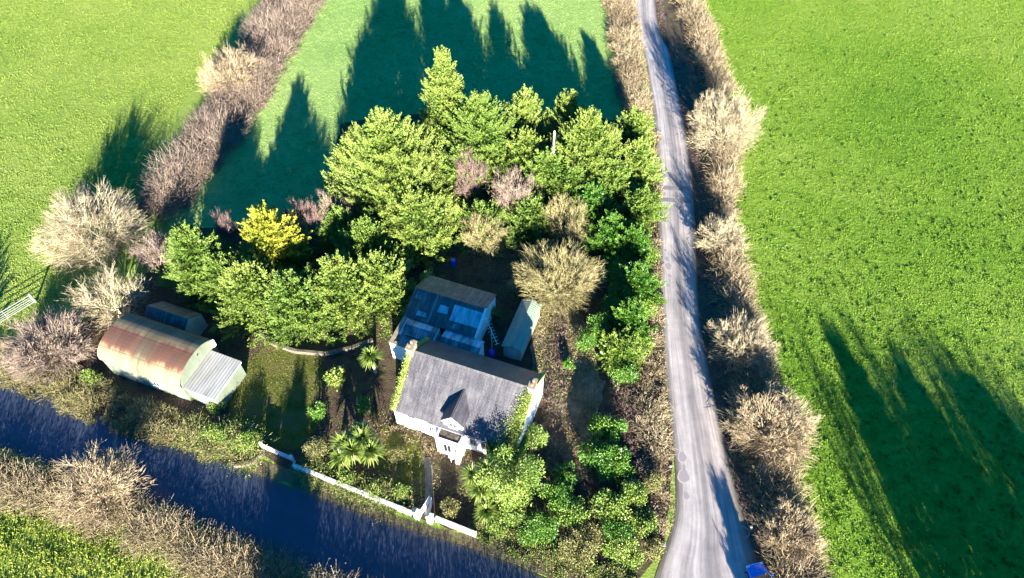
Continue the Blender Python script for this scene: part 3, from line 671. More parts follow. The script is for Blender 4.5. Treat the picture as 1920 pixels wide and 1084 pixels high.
# dormer
DX0, DX1, DXM = 4.95, 7.05, 6.0; DE, DR = 4.35, 5.35; DF = .05
yr = (DR - EZ) / fs; ye = (DE - EZ) / fs
dm = MB().prism([(DX0 + .12, EZ + .1), (DX1 - .12, EZ + .1), (DX1 - .12, DE), (DXM, DR - .06), (DX0 + .12, DE)], 'y', DF, DF + .25)
dm.prism([(DF + .25, EZ + .2), (ye + .2, DE), (DF + .25, DE)], 'x', DX0 + .12, DX0 + .3); dm.prism([(DF + .25, EZ + .2), (ye + .2, DE), (DF + .25, DE)], 'x', DX1 - .3, DX1 - .12)
d_o = dm.build('dormer', m_white, cot)
mb = MB(); e = .1
dz = (DR - DE) / (DXM - DX0 - .12); zo = DE - dz * .14
mb.slab((DX0 - .02, DF - .15, zo), (DXM, DF - .15, DR + .06), (DXM, yr + .12, DR + .06), (DX0 - .02, (zo - EZ) / fs + .15, zo), -.08)
mb.slab((DXM, DF - .15, DR + .06), (DX1 + .02, DF - .15, zo), (DX1 + .02, (zo - EZ) / fs + .15, zo), (DXM, yr + .12, DR + .06), -.08)
mb.build('dormer_roof', m_slate, d_o)
window(d_o, 5.62, 6.38, 3.42, 4.02, DF)
mb = MB().slab((DX0 - .02, DF - .18, zo + .02), (DXM, DF - .18, DR + .09), (DXM, DF - .14, DR + .09), (DX0 - .02, DF - .14, zo + .02), .16).slab((DXM, DF - .18, DR + .09), (DX1 + .02, DF - .18, zo + .02), (DX1 + .02, DF - .14, zo + .02), (DXM, DF - .14, DR + .09), .16)
mb.build('bargeboard', m_whitepaint, d_o)
# porch
PX0, PX1, PY = 4.75, 7.1, -1.25
mb = MB().box(PX0, PX1, PY, PY + .25, 0, 2.85).box(PX0, PX0 + .25, PY + .25, -.003, 0, 2.9).box(PX1 - .25, PX1, PY + .25, -.003, 0, 2.9)
po = mb.build('porch', m_white, cot)
MB().slab((PX0 + .12, PY + .12, 2.86), (PX1 - .12, PY + .12, 2.86), (PX1 - .12, -.3, 3.02), (PX0 + .12, -.3, 3.02), .08).build('porch_roof', m_darkroof, po)
mb = MB().box(PX0 - .02, PX1 + .02, PY - .05, PY + .14, 2.852, 3.0).box(PX0 - .02, PX0 + .14, PY + .14, -.28, 2.905, 3.07).box(PX1 - .14, PX1 + .02, PY + .14, -.28, 2.905, 3.07)
mb.build('parapet', m_white, po, bevel=.02)
window(po, 5.45, 6.25, .7, 2.3, PY, frame=m_frame)
mb = MB().box(PX1 - .3, PX1 + .05, PY - .55, PY - .01, 0, 1.9); mb.build('buttress', m_white, po)
MB().box(PX1 + .003, PX1 + .05, PY + .35, PY + .95, 0, 2.05).build('door', m_frame, po)

# ---- rear range behind the cottage
rear = empty('rear_wing', C0, ANG); tag(rear, 'low slate roofed outbuilding range behind the cottage', 'outbuilding')
mb = MB().prism([(7.9, 0), (15.8, 0), (15.8, 2.5), (13.0, 3.75), (10.2, 2.75), (7.9, 2.75)], 'x', -3.5, -3.1).prism([(10.3, 0), (15.8, 0), (15.8, 2.5), (13.0, 3.75), (10.3, 2.75)], 'x', 3.7, 4.0)
mb.box(-3.1, 3.7, 15.6, 15.8, 0, 2.5).box(-3.7, .3, 6.6, 6.85, 0, 2.75).box(-3.7, -3.4, 6.85, 9.9, 0, 2.75).box(-3.4, .3, 9.6, 9.9, 0, 2.7).box(.05, .3, 6.85, 9.6, 0, 2.7)
mb.build('wall', m_white, rear)
mb = MB().slab((-3.75, 9.95, 2.82), (4.1, 9.95, 2.82), (4.1, 13.0, 3.9), (-3.75, 13.0, 3.9), .1).slab((-3.75, 13.0, 3.9), (4.1, 13.0, 3.9), (4.1, 15.9, 2.7), (-3.75, 15.9, 2.7), .1)
rr_ = mb.build('roof', m_slate2, rear)
MB().slab((.9, 10.9, 3.175), (4.05, 10.9, 3.175), (4.05, 12.5, 3.755), (.9, 12.5, 3.755), .03).build('roof_sheet', m_bluesheet, rr_)
MB().slab((-1.2, 10, 2.87), (-1.05, 10, 2.87), (-1.05, 12.9, 3.93), (-1.2, 12.9, 3.93), .02).build('roof_seam', m_lead, rr_)
for i, (xa, xb, ya, yb) in enumerate(((-3.4, -2.2, 12.0, 12.8), (-.6, .5, 11.3, 12.1), (1.2, 2.3, 10.15, 10.7), (-2.6, -1.5, 10.4, 10.9), (2.9, 4.0, 10.1, 10.6))):
    f_ = lambda y: 2.82 + (y - 9.95) * (3.9 - 2.82) / 3.05 + .03 + .004 * i
    MB().slab((xa, ya, f_(ya)), (xb, ya + .05, f_(ya + .05)), (xb - .1, yb, f_(yb)), (xa + .05, yb, f_(yb)), .02).build('roof_sheet', m_bluesheet if i % 2 else m_oldsheet, rr_)
MB().slab((3.98, 9.9, 2.86), (4.2, 9.9, 2.86), (4.2, 13.0, 3.95), (3.98, 13.0, 3.95), .08).build('verge_board', m_whitepaint, rr_)
# flat part with low parapet and two small pitched roofs
MB().box(-3.4, .05, 6.85, 9.6, 2.60, 2.70).build('flat_roof', m_oldsheet, rear)
MB().box(-3.75, .3, 6.55, 6.9, 2.752, 2.9).box(-3.75, -3.35, 6.9, 9.95, 2.752, 2.9).build('coping', m_chim, rear)
mb = MB().slab((-3.0, 8.0, 2.95), (.3, 8.0, 2.95), (.3, 8.9, 3.3), (-3.0, 8.9, 3.3), .05).slab((-3.0, 8.9, 3.3), (.3, 8.9, 3.3), (.3, 9.8, 2.95), (-3.0, 9.8, 2.95), .05)
mb.build('store_roof', m_oldsheet, rear)
MB().slab((-2.9, 8.92, 3.315), (-.3, 8.92, 3.315), (-.3, 9.7, 3.01), (-2.9, 9.7, 3.01), .02).build('roof_sheet', m_bluesheet, rear)
MB().box(-2.9, .25, 8.1, 9.7, 2.71, 2.9).build('store_wall', m_white, rear)
lt = MB().prism([(7.9, 0), (9.9, 0), (9.9, 2.6), (8.9, 2.95), (7.9, 2.6)], 'x', .95, 5.0).build('lean_to', m_white, rear)
mb = MB().slab((.9, 7.75, 2.66), (5.1, 7.75, 2.66), (5.1, 8.9, 3.06), (.9, 8.9, 3.06), .05); mb.build('lean_to_roof', m_oldsheet, lt)
mb = MB().slab((.9, 8.9, 3.07), (5.1, 8.9, 3.07), (5.1, 10.0, 2.70), (.9, 10.0, 2.70), .05); mb.build('roof_sheet', m_bluesheet, lt)
MB().tube((5.15, 7.85, 0), (5.15, 7.85, 2.6), .05).build('downpipe', m_whitepaint, lt)
MB().tube((4.2, 10.1, 0), (4.2, 10.1, 3.1), .05).build('downpipe', m_whitepaint, rear)
# ---- green roofed shed
sh = empty('garden_shed', C0, ANG); tag(sh, 'narrow shed with faded green sheet roof beside the rear range', 'shed')
sh.location = C0 + Vector((0, 0, 0))
mb = MB().prism([(6.8, 0), (8.7, 0), (8.7, 1.9), (7.75, 2.3), (6.8, 1.9)], 'y', 10.7, 16.6); mb.build('wall', m_cream, sh)
mb = MB().slab((6.65, 10.5, 1.92), (7.75, 10.5, 2.42), (7.75, 16.8, 2.42), (6.65, 16.8, 1.92), -.05).slab((7.75, 10.5, 2.42), (8.85, 10.5, 1.92), (8.85, 16.8, 1.92), (7.75, 16.8, 2.42), -.05)
mb.build('roof', m_greensheet, sh)
MB().box(7.3, 8.1, 10.64, 10.697, 0, 1.8).build('door', m_frame, sh)
def cl(x, y, z=0):   # cottage frame -> world
    return Vector((C0.x + x * cos(ANG) - y * sin(ANG), C0.y + x * sin(ANG) + y * cos(ANG), z))
# tv aerial on its mast
an = empty('tv_aerial', cl(5.6, 10.6), ANG); tag(an, 'pale television aerial on a mast over the back yard', 'aerial')
m_al, _, _ = mat('aluminium', (.75, .74, .72), .35, .5, .3)
MB().tube((0, 0, 0), (0, 0, 4.3), .03).build('mast', m_al, an)
MB().tube((-.9, .9, 4.45), (1.1, -1.3, 4.1), .025).build('boom', m_al, an)
mb = MB()
for i in range(9):
    t = i / 8; c = Vector((-.9, .9, 4.45)).lerp(Vector((1.1, -1.3, 4.1)), t); l = .42 - .02 * i; e_ = Vector((.74, .67, 0)) * l
    mb.tube(c - e_, c + e_, .014, n=5)
mb.build('elements', m_al, an)
# blue barrels
m_blue, _, _ = mat('blue plastic', (.012, .05, .55), .35, .5)
for (x, y, lb) in ((922, 662, 'blue plastic water barrel in the yard beside the small shed'), (850, 492, 'small blue barrel under the trees behind the rear range')):
    b = P(x, y, .5); b.z = 0; t = empty('water_barrel', b); tag(t, lb, 'barrel', 'blue barrels')
    mb = MB(); prof = [(0, .26), (.12, .30), (.45, .32), (.78, .30), (.9, .26)]
    for (z0, r0), (z1, r1) in zip(prof[:-1], prof[1:]): mb.tube((0, 0, z0), (0, 0, z1), r0, r1, 16)
    mb.build('body', m_blue, t); MB().tube((0, 0, .9), (0, 0, .94), .27, .25, 16).build('lid', m_blue, t)
# coil of hose / hoop beside it
m_hoop, _, _ = mat('grey hose', (.30, .34, .38), .5)
hb = cl(6.2, 9.4); mb = MB(); kk = 18
for i in range(kk):
    a0, a1 = 2 * pi * i / kk, 2 * pi * (i + 1) / kk
    mb.tube((cos(a0) * .4, sin(a0) * .4, .12), (cos(a1) * .4, sin(a1) * .4, .12), .06, n=6)
tag(mb.build('coiled_hose', m_hoop, loc=hb), 'grey hose coiled on the ground beside the blue barrel', 'hose')
# ---- the curved roof barn
B0 = P(213, 701, 0); B0.z = 0
barn = empty('barn', B0, ANG); tag(barn, 'round roofed barn with rusty corrugated roof and pale green walls', 'barn')
BL, BW, BE, BT = 9.3, 5.4, 2.7, 4.5
m_barnwall = render_mat('pale green barn wall', (.05, .085, .035), (.15, .175, .125), (.21, .23, .175), .7)
NA = 22
arc = [(BW / 2 - cos(pi * i / NA) * BW / 2, BE + sin(pi * i / NA) ** .85 * (BT - BE)) for i in range(NA + 1)]
mb = MB().box(.1, BL - .1, .05, .25, 0, BE).box(.1, BL - .1, BW - .25, BW - .05, 0, BE)
ins = [(BW / 2 + (a - BW / 2) * .985, BE + (b_ - BE) * .975) for a, b_ in arc]
mb.prism([(.05, 0), (BW - .05, 0)] + ins[::-1], 'x', BL - .2, BL); mb.prism([(.05, 0), (BW - .05, 0)] + ins[::-1], 'x', 0, .2)
bw = mb.build('wall', m_barnwall, barn)
def barn_roof():
    V = []; UV = []; nx = 124; Fa = []
    for i in range(nx + 1):
        xx = -.12 + (BL + .2) * i / nx; o = .022 * sin(i * pi)  # sheets
        for j, (a, b_) in enumerate(arc):
            t = pi * j / NA; rr = 1.012 + (.008 if i % 2 else -.004)
            V.append((xx, BW / 2 + (a - BW / 2) * rr, BE - .04 + (b_ - BE) * rr + .06)); UV.append((xx, j / NA))
    n1 = NA + 1
    for i in range(nx):
        for j in range(NA):
            q = i * n1 + j; Fa.append((q, q + n1, q + n1 + 1, q + 1))
    me = bpy.data.meshes.new('roof'); me.from_pydata(V, [], Fa); uv = me.uv_layers.new(name='UVMap')
    for lp in me.loops: uv.data[lp.index].uv = UV[lp.vertex_index]
    m, nt, b = mat('rusty corrugated iron', rough=.6, spec=.3)
    tc = nt.nodes.new('ShaderNodeTexCoord'); sp = nt.nodes.new('ShaderNodeSeparateXYZ'); nt.links.new(tc.outputs['UV'], sp.inputs[0])
    def nz(sx, sy, sc=1, det=5):
        mp = nt.nodes.new('ShaderNodeMapping'); mp.inputs['Scale'].default_value = (sx, sy, 1); nt.links.new(tc.outputs['UV'], mp.inputs[0])
        n = nt.nodes.new('ShaderNodeTexNoise'); n.inputs['Scale'].default_value = sc; n.inputs['Detail'].default_value = det; n.inputs['Roughness'].default_value = .65; nt.links.new(mp.outputs[0], n.inputs[0]); return n.outputs['Fac']
    sheetn = nz(1.45, .6, 1, 2)
    vv = mathn(nt, 'ADD', sp.outputs['Y'], mathn(nt, 'MULTIPLY_ADD', nz(1.5, .8), .30, -.15))
    band = ramp(nt, [(0, (.12,) * 3), (.20, (.22,) * 3), (.27, (.30,) * 3), (.33, (.95,) * 3), (.46, (.9,) * 3), (.55, (.25,) * 3), (.8, (.4,) * 3), (1, (.6,) * 3)], vv)
    streak = nz(3.2, 1.2, 1, 7)
    f = mathn(nt, 'ADD', mathn(nt, 'MULTIPLY', band, .62), mathn(nt, 'MULTIPLY', mathn(nt, 'ADD', streak, sheetn), .30))
    c = ramp(nt, [(.36, (.22, .195, .115)), (.46, (.20, .16, .09)), (.55, (.17, .095, .055)), (.68, (.14, .055, .034)), (.9, (.09, .05, .035))], f)
    # grey green lichen smear in the middle
    dx = mathn(nt, 'ABSOLUTE', mathn(nt, 'ADD', sp.outputs['X'], -4.6)); li = mathn(nt, 'MULTIPLY', mathn(nt, 'SUBTRACT', 1.0, mathn(nt, 'MINIMUM', mathn(nt, 'MULTIPLY', dx, .8), 1.0)), nz(4, 3, 1, 6))
    c = mixc(nt, c, (.09, .09, .055), mathn(nt, 'MULTIPLY', li, 1.3))
    fx = mathn(nt, 'FRACT', mathn(nt, 'MULTIPLY', sp.outputs['X'], 1.32)); fy = mathn(nt, 'FRACT', mathn(nt, 'MULTIPLY', sp.outputs['Y'], 4.0))
    lap = mathn(nt, 'MAXIMUM', mathn(nt, 'LESS_THAN', fx, .07), mathn(nt, 'LESS_THAN', fy, .05))
    c = mixc(nt, c, (.05, .035, .025), mathn(nt, 'MULTIPLY', lap, .55))
    fl = mathn(nt, 'FLOOR', mathn(nt, 'MULTIPLY', sp.outputs['X'], 1.32)); wn_ = nt.nodes.new('ShaderNodeTexWhiteNoise'); wn_.noise_dimensions = '1D'; nt.links.new(fl, wn_.inputs['W'])
    c = mixc(nt, c, (.6, .6, .62), mathn(nt, 'MULTIPLY', wn_.outputs['Value'], .5), 'MULTIPLY')
    nt.links.new(c, b.inputs['Base Color']); me.materials.append(m)
    return link('roof', me, barn)
br_ = barn_roof(); md = br_.modifiers.new('thick', 'SOLIDIFY'); md.thickness = .03; md.offset = 1
MB().tube((BL + .02, 3.2, 3.85), (BL + .05, 3.2, 3.85), .09, n=10).build('vent_hole', m_glass, barn)
MB().box(BL - .1, BL + .2, BW - .35, BW - .05, 2.6, 3.5).build('flue', m_whitepaint, barn)
mb = MB().box(BL + .003, BL + 3.3, .3, .5, 0, 2.3).box(BL + 3.1, BL + 3.3, .5, 4.5, 0, 2.3).box(BL + .003, BL + 3.1, 4.3, 4.5, 0, 2.3)
an_ = mb.build('annex', m_barnwall, barn)
m_annexroof = corr_mat('pale concrete sheet', [(.3, (.17, .17, .16)), (.5, (.27, .265, .25)), (.7, (.34, .335, .32))], period=.3, rough=.7)
MB().slab((BL + .01, .15, 2.55), (BL + 3.45, .15, 2.38), (BL + 3.45, 4.65, 2.38), (BL + .01, 4.65, 2.55), .07).build('annex_roof', m_annexroof, an_)
MB().box(BL + .9, BL + 1.9, .24, .297, 0, 1.95).build('door', m_frame, an_)
MB().box(BL + 3.38, BL + 3.44, .2, 4.6, 2.16, 2.29).build('fascia', m_whitepaint, an_)
window(barn, 5.4, 6.3, 1.0, 1.8, .05, frame=m_whitepaint)
# small dark store behind the barn
st = empty('stone_store', P(345, 612, 1.2) * 1, ANG); st.location.z = 0; tag(st, 'small gabled store in deep shade behind the barn', 'outbuilding')
mb = MB().prism([(-1.5, 0), (1.5, 0), (1.5, 1.9), (0, 3.1), (-1.5, 1.9)], 'x', -3.5, 1.4); mb.build('wall', m_cream, st)
mb = MB().slab((-3.6, -1.65, 1.85), (1.3, -1.65, 1.85), (1.3, 0, 3.2), (-3.6, 0, 3.2), .08).slab((-3.6, 0, 3.2), (1.3, 0, 3.2), (1.3, 1.65, 1.85), (-3.6, 1.65, 1.85), .08); mb.build('roof', m_slate2, st)
# ---- front boundary wall, pillars and gates
def wall_run(label, a, b, h, t, m, cap, name='boundary_wall', group=None, steps=None):
    a = Vector(a); b = Vector(b); L = (b - a).length; ang = math.atan2(b.y - a.y, b.x - a.x)
    r = empty(name, (a.x, a.y, 0), ang); tag(r, label, 'wall', group)
    MB().box(0, L, -t / 2, t / 2, 0, h).build('wall', m, r)
    MB().box(-.02, L + .02, -t / 2 - .04, t / 2 + .04, h + .001, h + .09).build('coping', cap, r, bevel=.02); return r
m_fw = render_mat('bright limewash', (.16, .17, .11), (.50, .49, .43), (.80, .79, .76), 1.2)
a = P(553, 878); b = P(772, 966); wall_run('long low white roadside wall left of the gateway', a, b, .75, .24, m_fw, m_fw)
a2 = P(818, 976); b2 = P(893, 1006); wall_run('short low white roadside wall right of the gateway', a2, b2, .75, .24, m_fw, m_fw)
def pillar(label, p, h=1.35):
    r = empty('gate_pillar', (p.x, p.y, 0), ANG); tag(r, label, 'pillar', 'white gate pillars')
    MB().box(-.24, .24, -.24, .24, 0, h).build('shaft', m_fw, r)
    mb = MB().box(-.29, .29, -.29, .29, h + .001, h + .1); mb.prism([(-.26, h + .1), (.26, h + .1), (0, h + .3)], 'y', -.2, .2); mb.build('cap', m_fw, r, bevel=.02)
gl, gr_ = P(784, 970), P(808, 978)
pillar('white pillar on the left of the open garden gates', gl); pillar('white pillar on the right of the open garden gates', gr_)
def gate_leaf(label, p, ang, L=1.5, h=1.15, name='garden_gate'):
    r = empty(name, (p.x, p.y, 0), ang); tag(r, label, 'gate', 'white garden gates')
    MB().box(0, .07, -.03, .03, .08, h).box(L - .07, L, -.03, .03, .08, h).box(.07, L - .07, -.025, .025, .1, .2).box(.07, L - .07, -.025, .025, h - .12, h - .02).build('frame', m_whitepaint, r)
    mb = MB(); x = .12
    while x < L - .15: mb.box(x, x + .11, -.045, -.026, .06, h + .06); x += .145
    mb.build('pickets', m_whitepaint, r)
gate_leaf('left leaf of the white garden gate, folded back', gl + Vector((.28, .2, 0)), RAD(62)); gate_leaf('right leaf of the white garden gate, folded back', gr_ + Vector((-.25, .25, 0)), RAD(80))
# double wooden drive gates
m_gw = render_mat('bleached grey boards', (.30, .30, .33), (.50, .50, .53), (.62, .62, .62), 2)
ga, gb = P(497, 843), P(551, 866); r = empty('drive_gate', (ga.x, ga.y, 0), math.atan2(gb.y - ga.y, gb.x - ga.x)); tag(r, 'pale grey boarded drive gate between bank and white wall', 'gate')
L = (gb - ga).length
for s in range(2):
    x0 = .05 + s * (L / 2); x1 = x0 + L / 2 - .1; mb = MB(); x = x0
    while x < x1 - .1: mb.box(x, x + .125, -.02, .02, .12, 1.25 + .05 * (s == 0)); x += .14
    lf = mb.build('gate_leaf', m_gw, r)
    MB().box(x0, x1, .022, .07, .3, .42).box(x0, x1, .022, .07, .95, 1.07).build('rail', m_gw, lf)
for x in (-.07, L + .07): MB().box(x - .1, x + .1, -.1, .1, 0, 1.45).build('post', m_fw, r)
# curved stone wing wall beside the drive
def poly_wall(label, pts, h, t, m, name='boundary_wall', cat='wall', z=0):
    mb = MB(); W = [Vector(p) for p in pts]
    for p, q in zip(W[:-1], W[1:]):
        d = (q - p); d.z = 0; d.normalize(); s = Vector((-d.y, d.x, 0)) * t / 2
        mb.hexa([p + s * -1, q - s, q + s, p + s, p - s + Vector((0, 0, h)), q - s + Vector((0, 0, h)), q + s + Vector((0, 0, h)), p + s + Vector((0, 0, h))])
    o = mb.build(name, m, bevel=.03); tag(o, label, cat); return o
m_stone = earth_mat('rubble stone', ((.07, .06, .04), (.13, .11, .08), (.20, .18, .14)), 3)
poly_wall('curved grey stone kerb wall left of the drive gate', [P(440, 876), P(462, 874), P(480, 866), P(492, 856), P(496, 846)], .45, .25, m_stone)
poly_wall('low curved stone edging in front of the conifers', [P(488, 628), P(515, 648), P(555, 661), P(610, 666), P(660, 655), P(700, 640)], .45, .35, m_stone, name='stone_edging')
# bank and path
sheet('garden_path', [P(796, 966), P(808, 966), P(812, 880), P(806, 858), P(792, 858), P(797, 880)], earth_mat('trodden path', ((.12, .10, .08), (.2, .17, .14), (.28, .24, .2)), 3), .022)
# ---- white plastic chair by the porch
ck = P(848, 858, .3); ck.z = 0; r = empty('garden_chair', ck, RAD(-60)); tag(r, 'white plastic garden chair by the porch corner', 'chair')
MB().box(-.25, .25, -.25, .25, .40, .44).build('seat', m_whitepaint, r, bevel=.01)
MB().slab((-.25, .22, .44), (.25, .22, .44), (.25, .34, .95), (-.25, .34, .95), .04).build('backrest', m_whitepaint, r)
for sx in (-1, 1):
    MB().box(sx * .27 - .03, sx * .27 + .03, -.25, .25, .62, .65).build('armrest', m_whitepaint, r)
    for sy in (-1, 1): MB().tube((sx * .22, sy * .22, .40), (sx * .27, sy * .27, 0), .03, .022).build('leg', m_whitepaint, r)
# ---- galvanised field gate at the far left
a, b = P(-40, 622, .6), P(60, 562, .6); r = empty('field_gate', (a.x, a.y, 0), math.atan2(b.y - a.y, b.x - a.x)); tag(r, 'galvanised tubular field gate at the left edge', 'gate')
m_galv, _, _ = mat('galvanised steel', (.30, .32, .31), .4, .5, .3); L = (b - a).length
mb = MB().tube((0, 0, .1), (0, 0, 1.35), .04).tube((L, 0, .1), (L, 0, 1.35), .04).tube((0, 0, 1.3), (L, 0, 1.3), .04).tube((0, 0, .2), (L, 0, .2), .04); mb.build('frame', m_galv, r)
for z in (.45, .7, 1.0): MB().tube((0, 0, z), (L, 0, z), .03).build('rail', m_galv, r)
MB().tube((L * .5, 0, .2), (L * .5, 0, 1.3), .03).build('brace', m_galv, r)
for x in (-.15, L + .15): MB().tube((x, 0, 0), (x, 0, 1.5), .09).build('post', m_galv, r)
# ---- pale snag pole among the back trees
p = P(1037, 288, 6.3); r = empty('utility_pole', (p.x, p.y, 0)); tag(r, 'thin pale pole standing up among the evergreens', 'pole')
MB().tube((0, 0, 0), (.02, 0, 9.6), .12, .09, 10).build('shaft', m_whitepaint, r); MB().box(-.12, .12, -.05, .05, 9.3, 9.4).build('cap', m_lead, r)
# ---- white marker stones at the road side
m_ws = render_mat('painted stone', (.2, .19, .17), (.34, .33, .30), (.44, .43, .40), 3)
for i, (x, y, s, lb) in enumerate(((1234, 783, .28, 'small white stone on the left verge halfway down the road'), (1243, 1021, .32, 'white stone on the verge corner by the junction'), (1408, 988, .22, 'white marker stone under the hedge beside the drain ring'), (1257, 875, .18, 'tiny white stone at the left road edge by the puddles'))):
    p = P(x, y); mb = MB(); k = 7
    for lv, (z0, z1, r0, r1) in enumerate(((0, .4, 1, .95), (.4, .8, .95, .55), (.8, .95, .55, .1))): mb.tube((0, 0, z0 * s), (0.02 * lv, 0, z1 * s), r0 * s * .7, r1 * s * .7, k)
    tag(mb.build('marker_stone', m_ws, loc=(p.x, p.y, .03), rz=i), lb, 'stone', 'white stones along the road')
# terracotta heap seen among the trees
p = P(887, 404, .9); p.z = 0; mb = MB(); mb.tube((0, 0, 0), (0, 0, .75), .32, .45, 14).tube((0, 0, .75), (0, 0, .85), .5, .5, 14)
tag(mb.build('terracotta_pot', m_pot, loc=(p.x, p.y, 1.0)), 'orange terracotta tub among the brown scrub behind the yard', 'pot')
# ---- blue car at the bottom edge
m_car, _nt, _b = mat('bright blue car paint', (.008, .16, .62), .22, .5); _b.inputs['Coat Weight'].default_value = .8; _b.inputs['Coat Roughness'].default_value = .06
m_tyre, _, _ = mat('tyre rubber', (.02, .02, .02), .85, .2); m_plas, _, _ = mat('black trim', (.03, .03, .03), .5, .3); m_lens, _, _ = mat('headlight lens', (.65, .68, .7), .1, .6); m_rim2, _, _ = mat('alloy wheel', (.5, .5, .52), .3, .5, .8)
ch_ = math.atan2(24 - 14, (P(1385, 950).x - P(1432, 1075).x) * 2.0) + 0
cp = P(1432, 1068, .9); car = empty('parked_car', (cp.x - .15, cp.y - 1.35, .03), RAD(14)); tag(car, 'bright blue car at the bottom edge beside the right hedge', 'car')
def car_body():
    # stations along y (front +y): (y, half width, z bottom, z waist)
    st_ = [(2.02, .62, .35, .55), (1.9, .76, .25, .68), (1.4, .84, .22, .80), (.75, .86, .22, .90), (-.3, .87, .22, .93), (-1.4, .86, .22, .95), (-1.85, .80, .25, .92), (-2.0, .70, .35, .70)]
    V = []; Fa = []
    for (y, hw, zb, zt) in st_:
        V += [(-hw * .94, y, zb), (-hw, y, (zb + zt) / 2), (-hw * .96, y, zt - .06), (-hw * .86, y, zt), (hw * .86, y, zt), (hw * .96, y, zt - .06), (hw, y, (zb + zt) / 2), (hw * .94, y, zb)]
    for i in range(len(st_) - 1):
        for k in range(8): a, b = i * 8 + k, i * 8 + (k + 1) % 8; Fa.append((a, b, b + 8, a + 8))
    Fa += [tuple(range(8)), tuple(range((len(st_) - 1) * 8, len(st_) * 8))[::-1]]
    mb = MB(); mb.v = V; mb.f = Fa; mb.m = [0] * len(Fa); o = mb.build('body', m_car, car, smooth=True)
    md = o.modifiers.new('sub', 'SUBSURF'); md.levels = 2; md.render_levels = 2; return o
bd = car_body()
mb = MB(); mb.hexa([(-.76, -1.75, .9), (.76, -1.75, .9), (.76, .95, .88), (-.76, .95, .88), (-.58, -1.35, 1.42), (.58, -1.35, 1.42), (.58, .1, 1.42), (-.58, .1, 1.42)]); mb.build('windows', m_glass, car, bevel=.05)
mb = MB(); mb.hexa([(-.60, -1.42, 1.40), (.60, -1.42, 1.40), (.60, .18, 1.40), (-.60, .18, 1.40), (-.54, -1.3, 1.47), (.54, -1.3, 1.47), (.54, .02, 1.47), (-.54, .02, 1.47)]); mb.build('roof', m_car, car, bevel=.04)
for sx in (-1, 1):
    for pa, pb, pr in (((sx * .60, .17, 1.40), (sx * .76, .93, .90), .035), ((sx * .60, -1.4, 1.40), (sx * .76, -1.75, .92), .05), ((sx * .60, -.55, 1.42), (sx * .79, -.5, .92), .035)): MB().tube(pa, pb, pr).build('window_pillar', m_car, car)
    MB().box(sx * .93 - .09, sx * .93 + .09, .62, .78, .9, 1.03).build('wing_mirror', m_car, car, bevel=.03)
    MB().box(sx * .58 - .16, sx * .58 + .16, 1.74, 1.93, .55, .70).build('headlight', m_lens, car, bevel=.03)
    for yy in (1.28, -1.25):
        wh = MB().tube((sx * .70, yy, .31), (sx * .885, yy, .31), .31, n=24).build('wheel', m_tyre, car); MB().tube((sx * .886, yy, .31), (sx * .90, yy, .31), .19, n=16).build('rim', m_rim2, wh)
MB().box(-.5, .5, 1.93, 2.03, .28, .42).build('grille', m_plas, car)

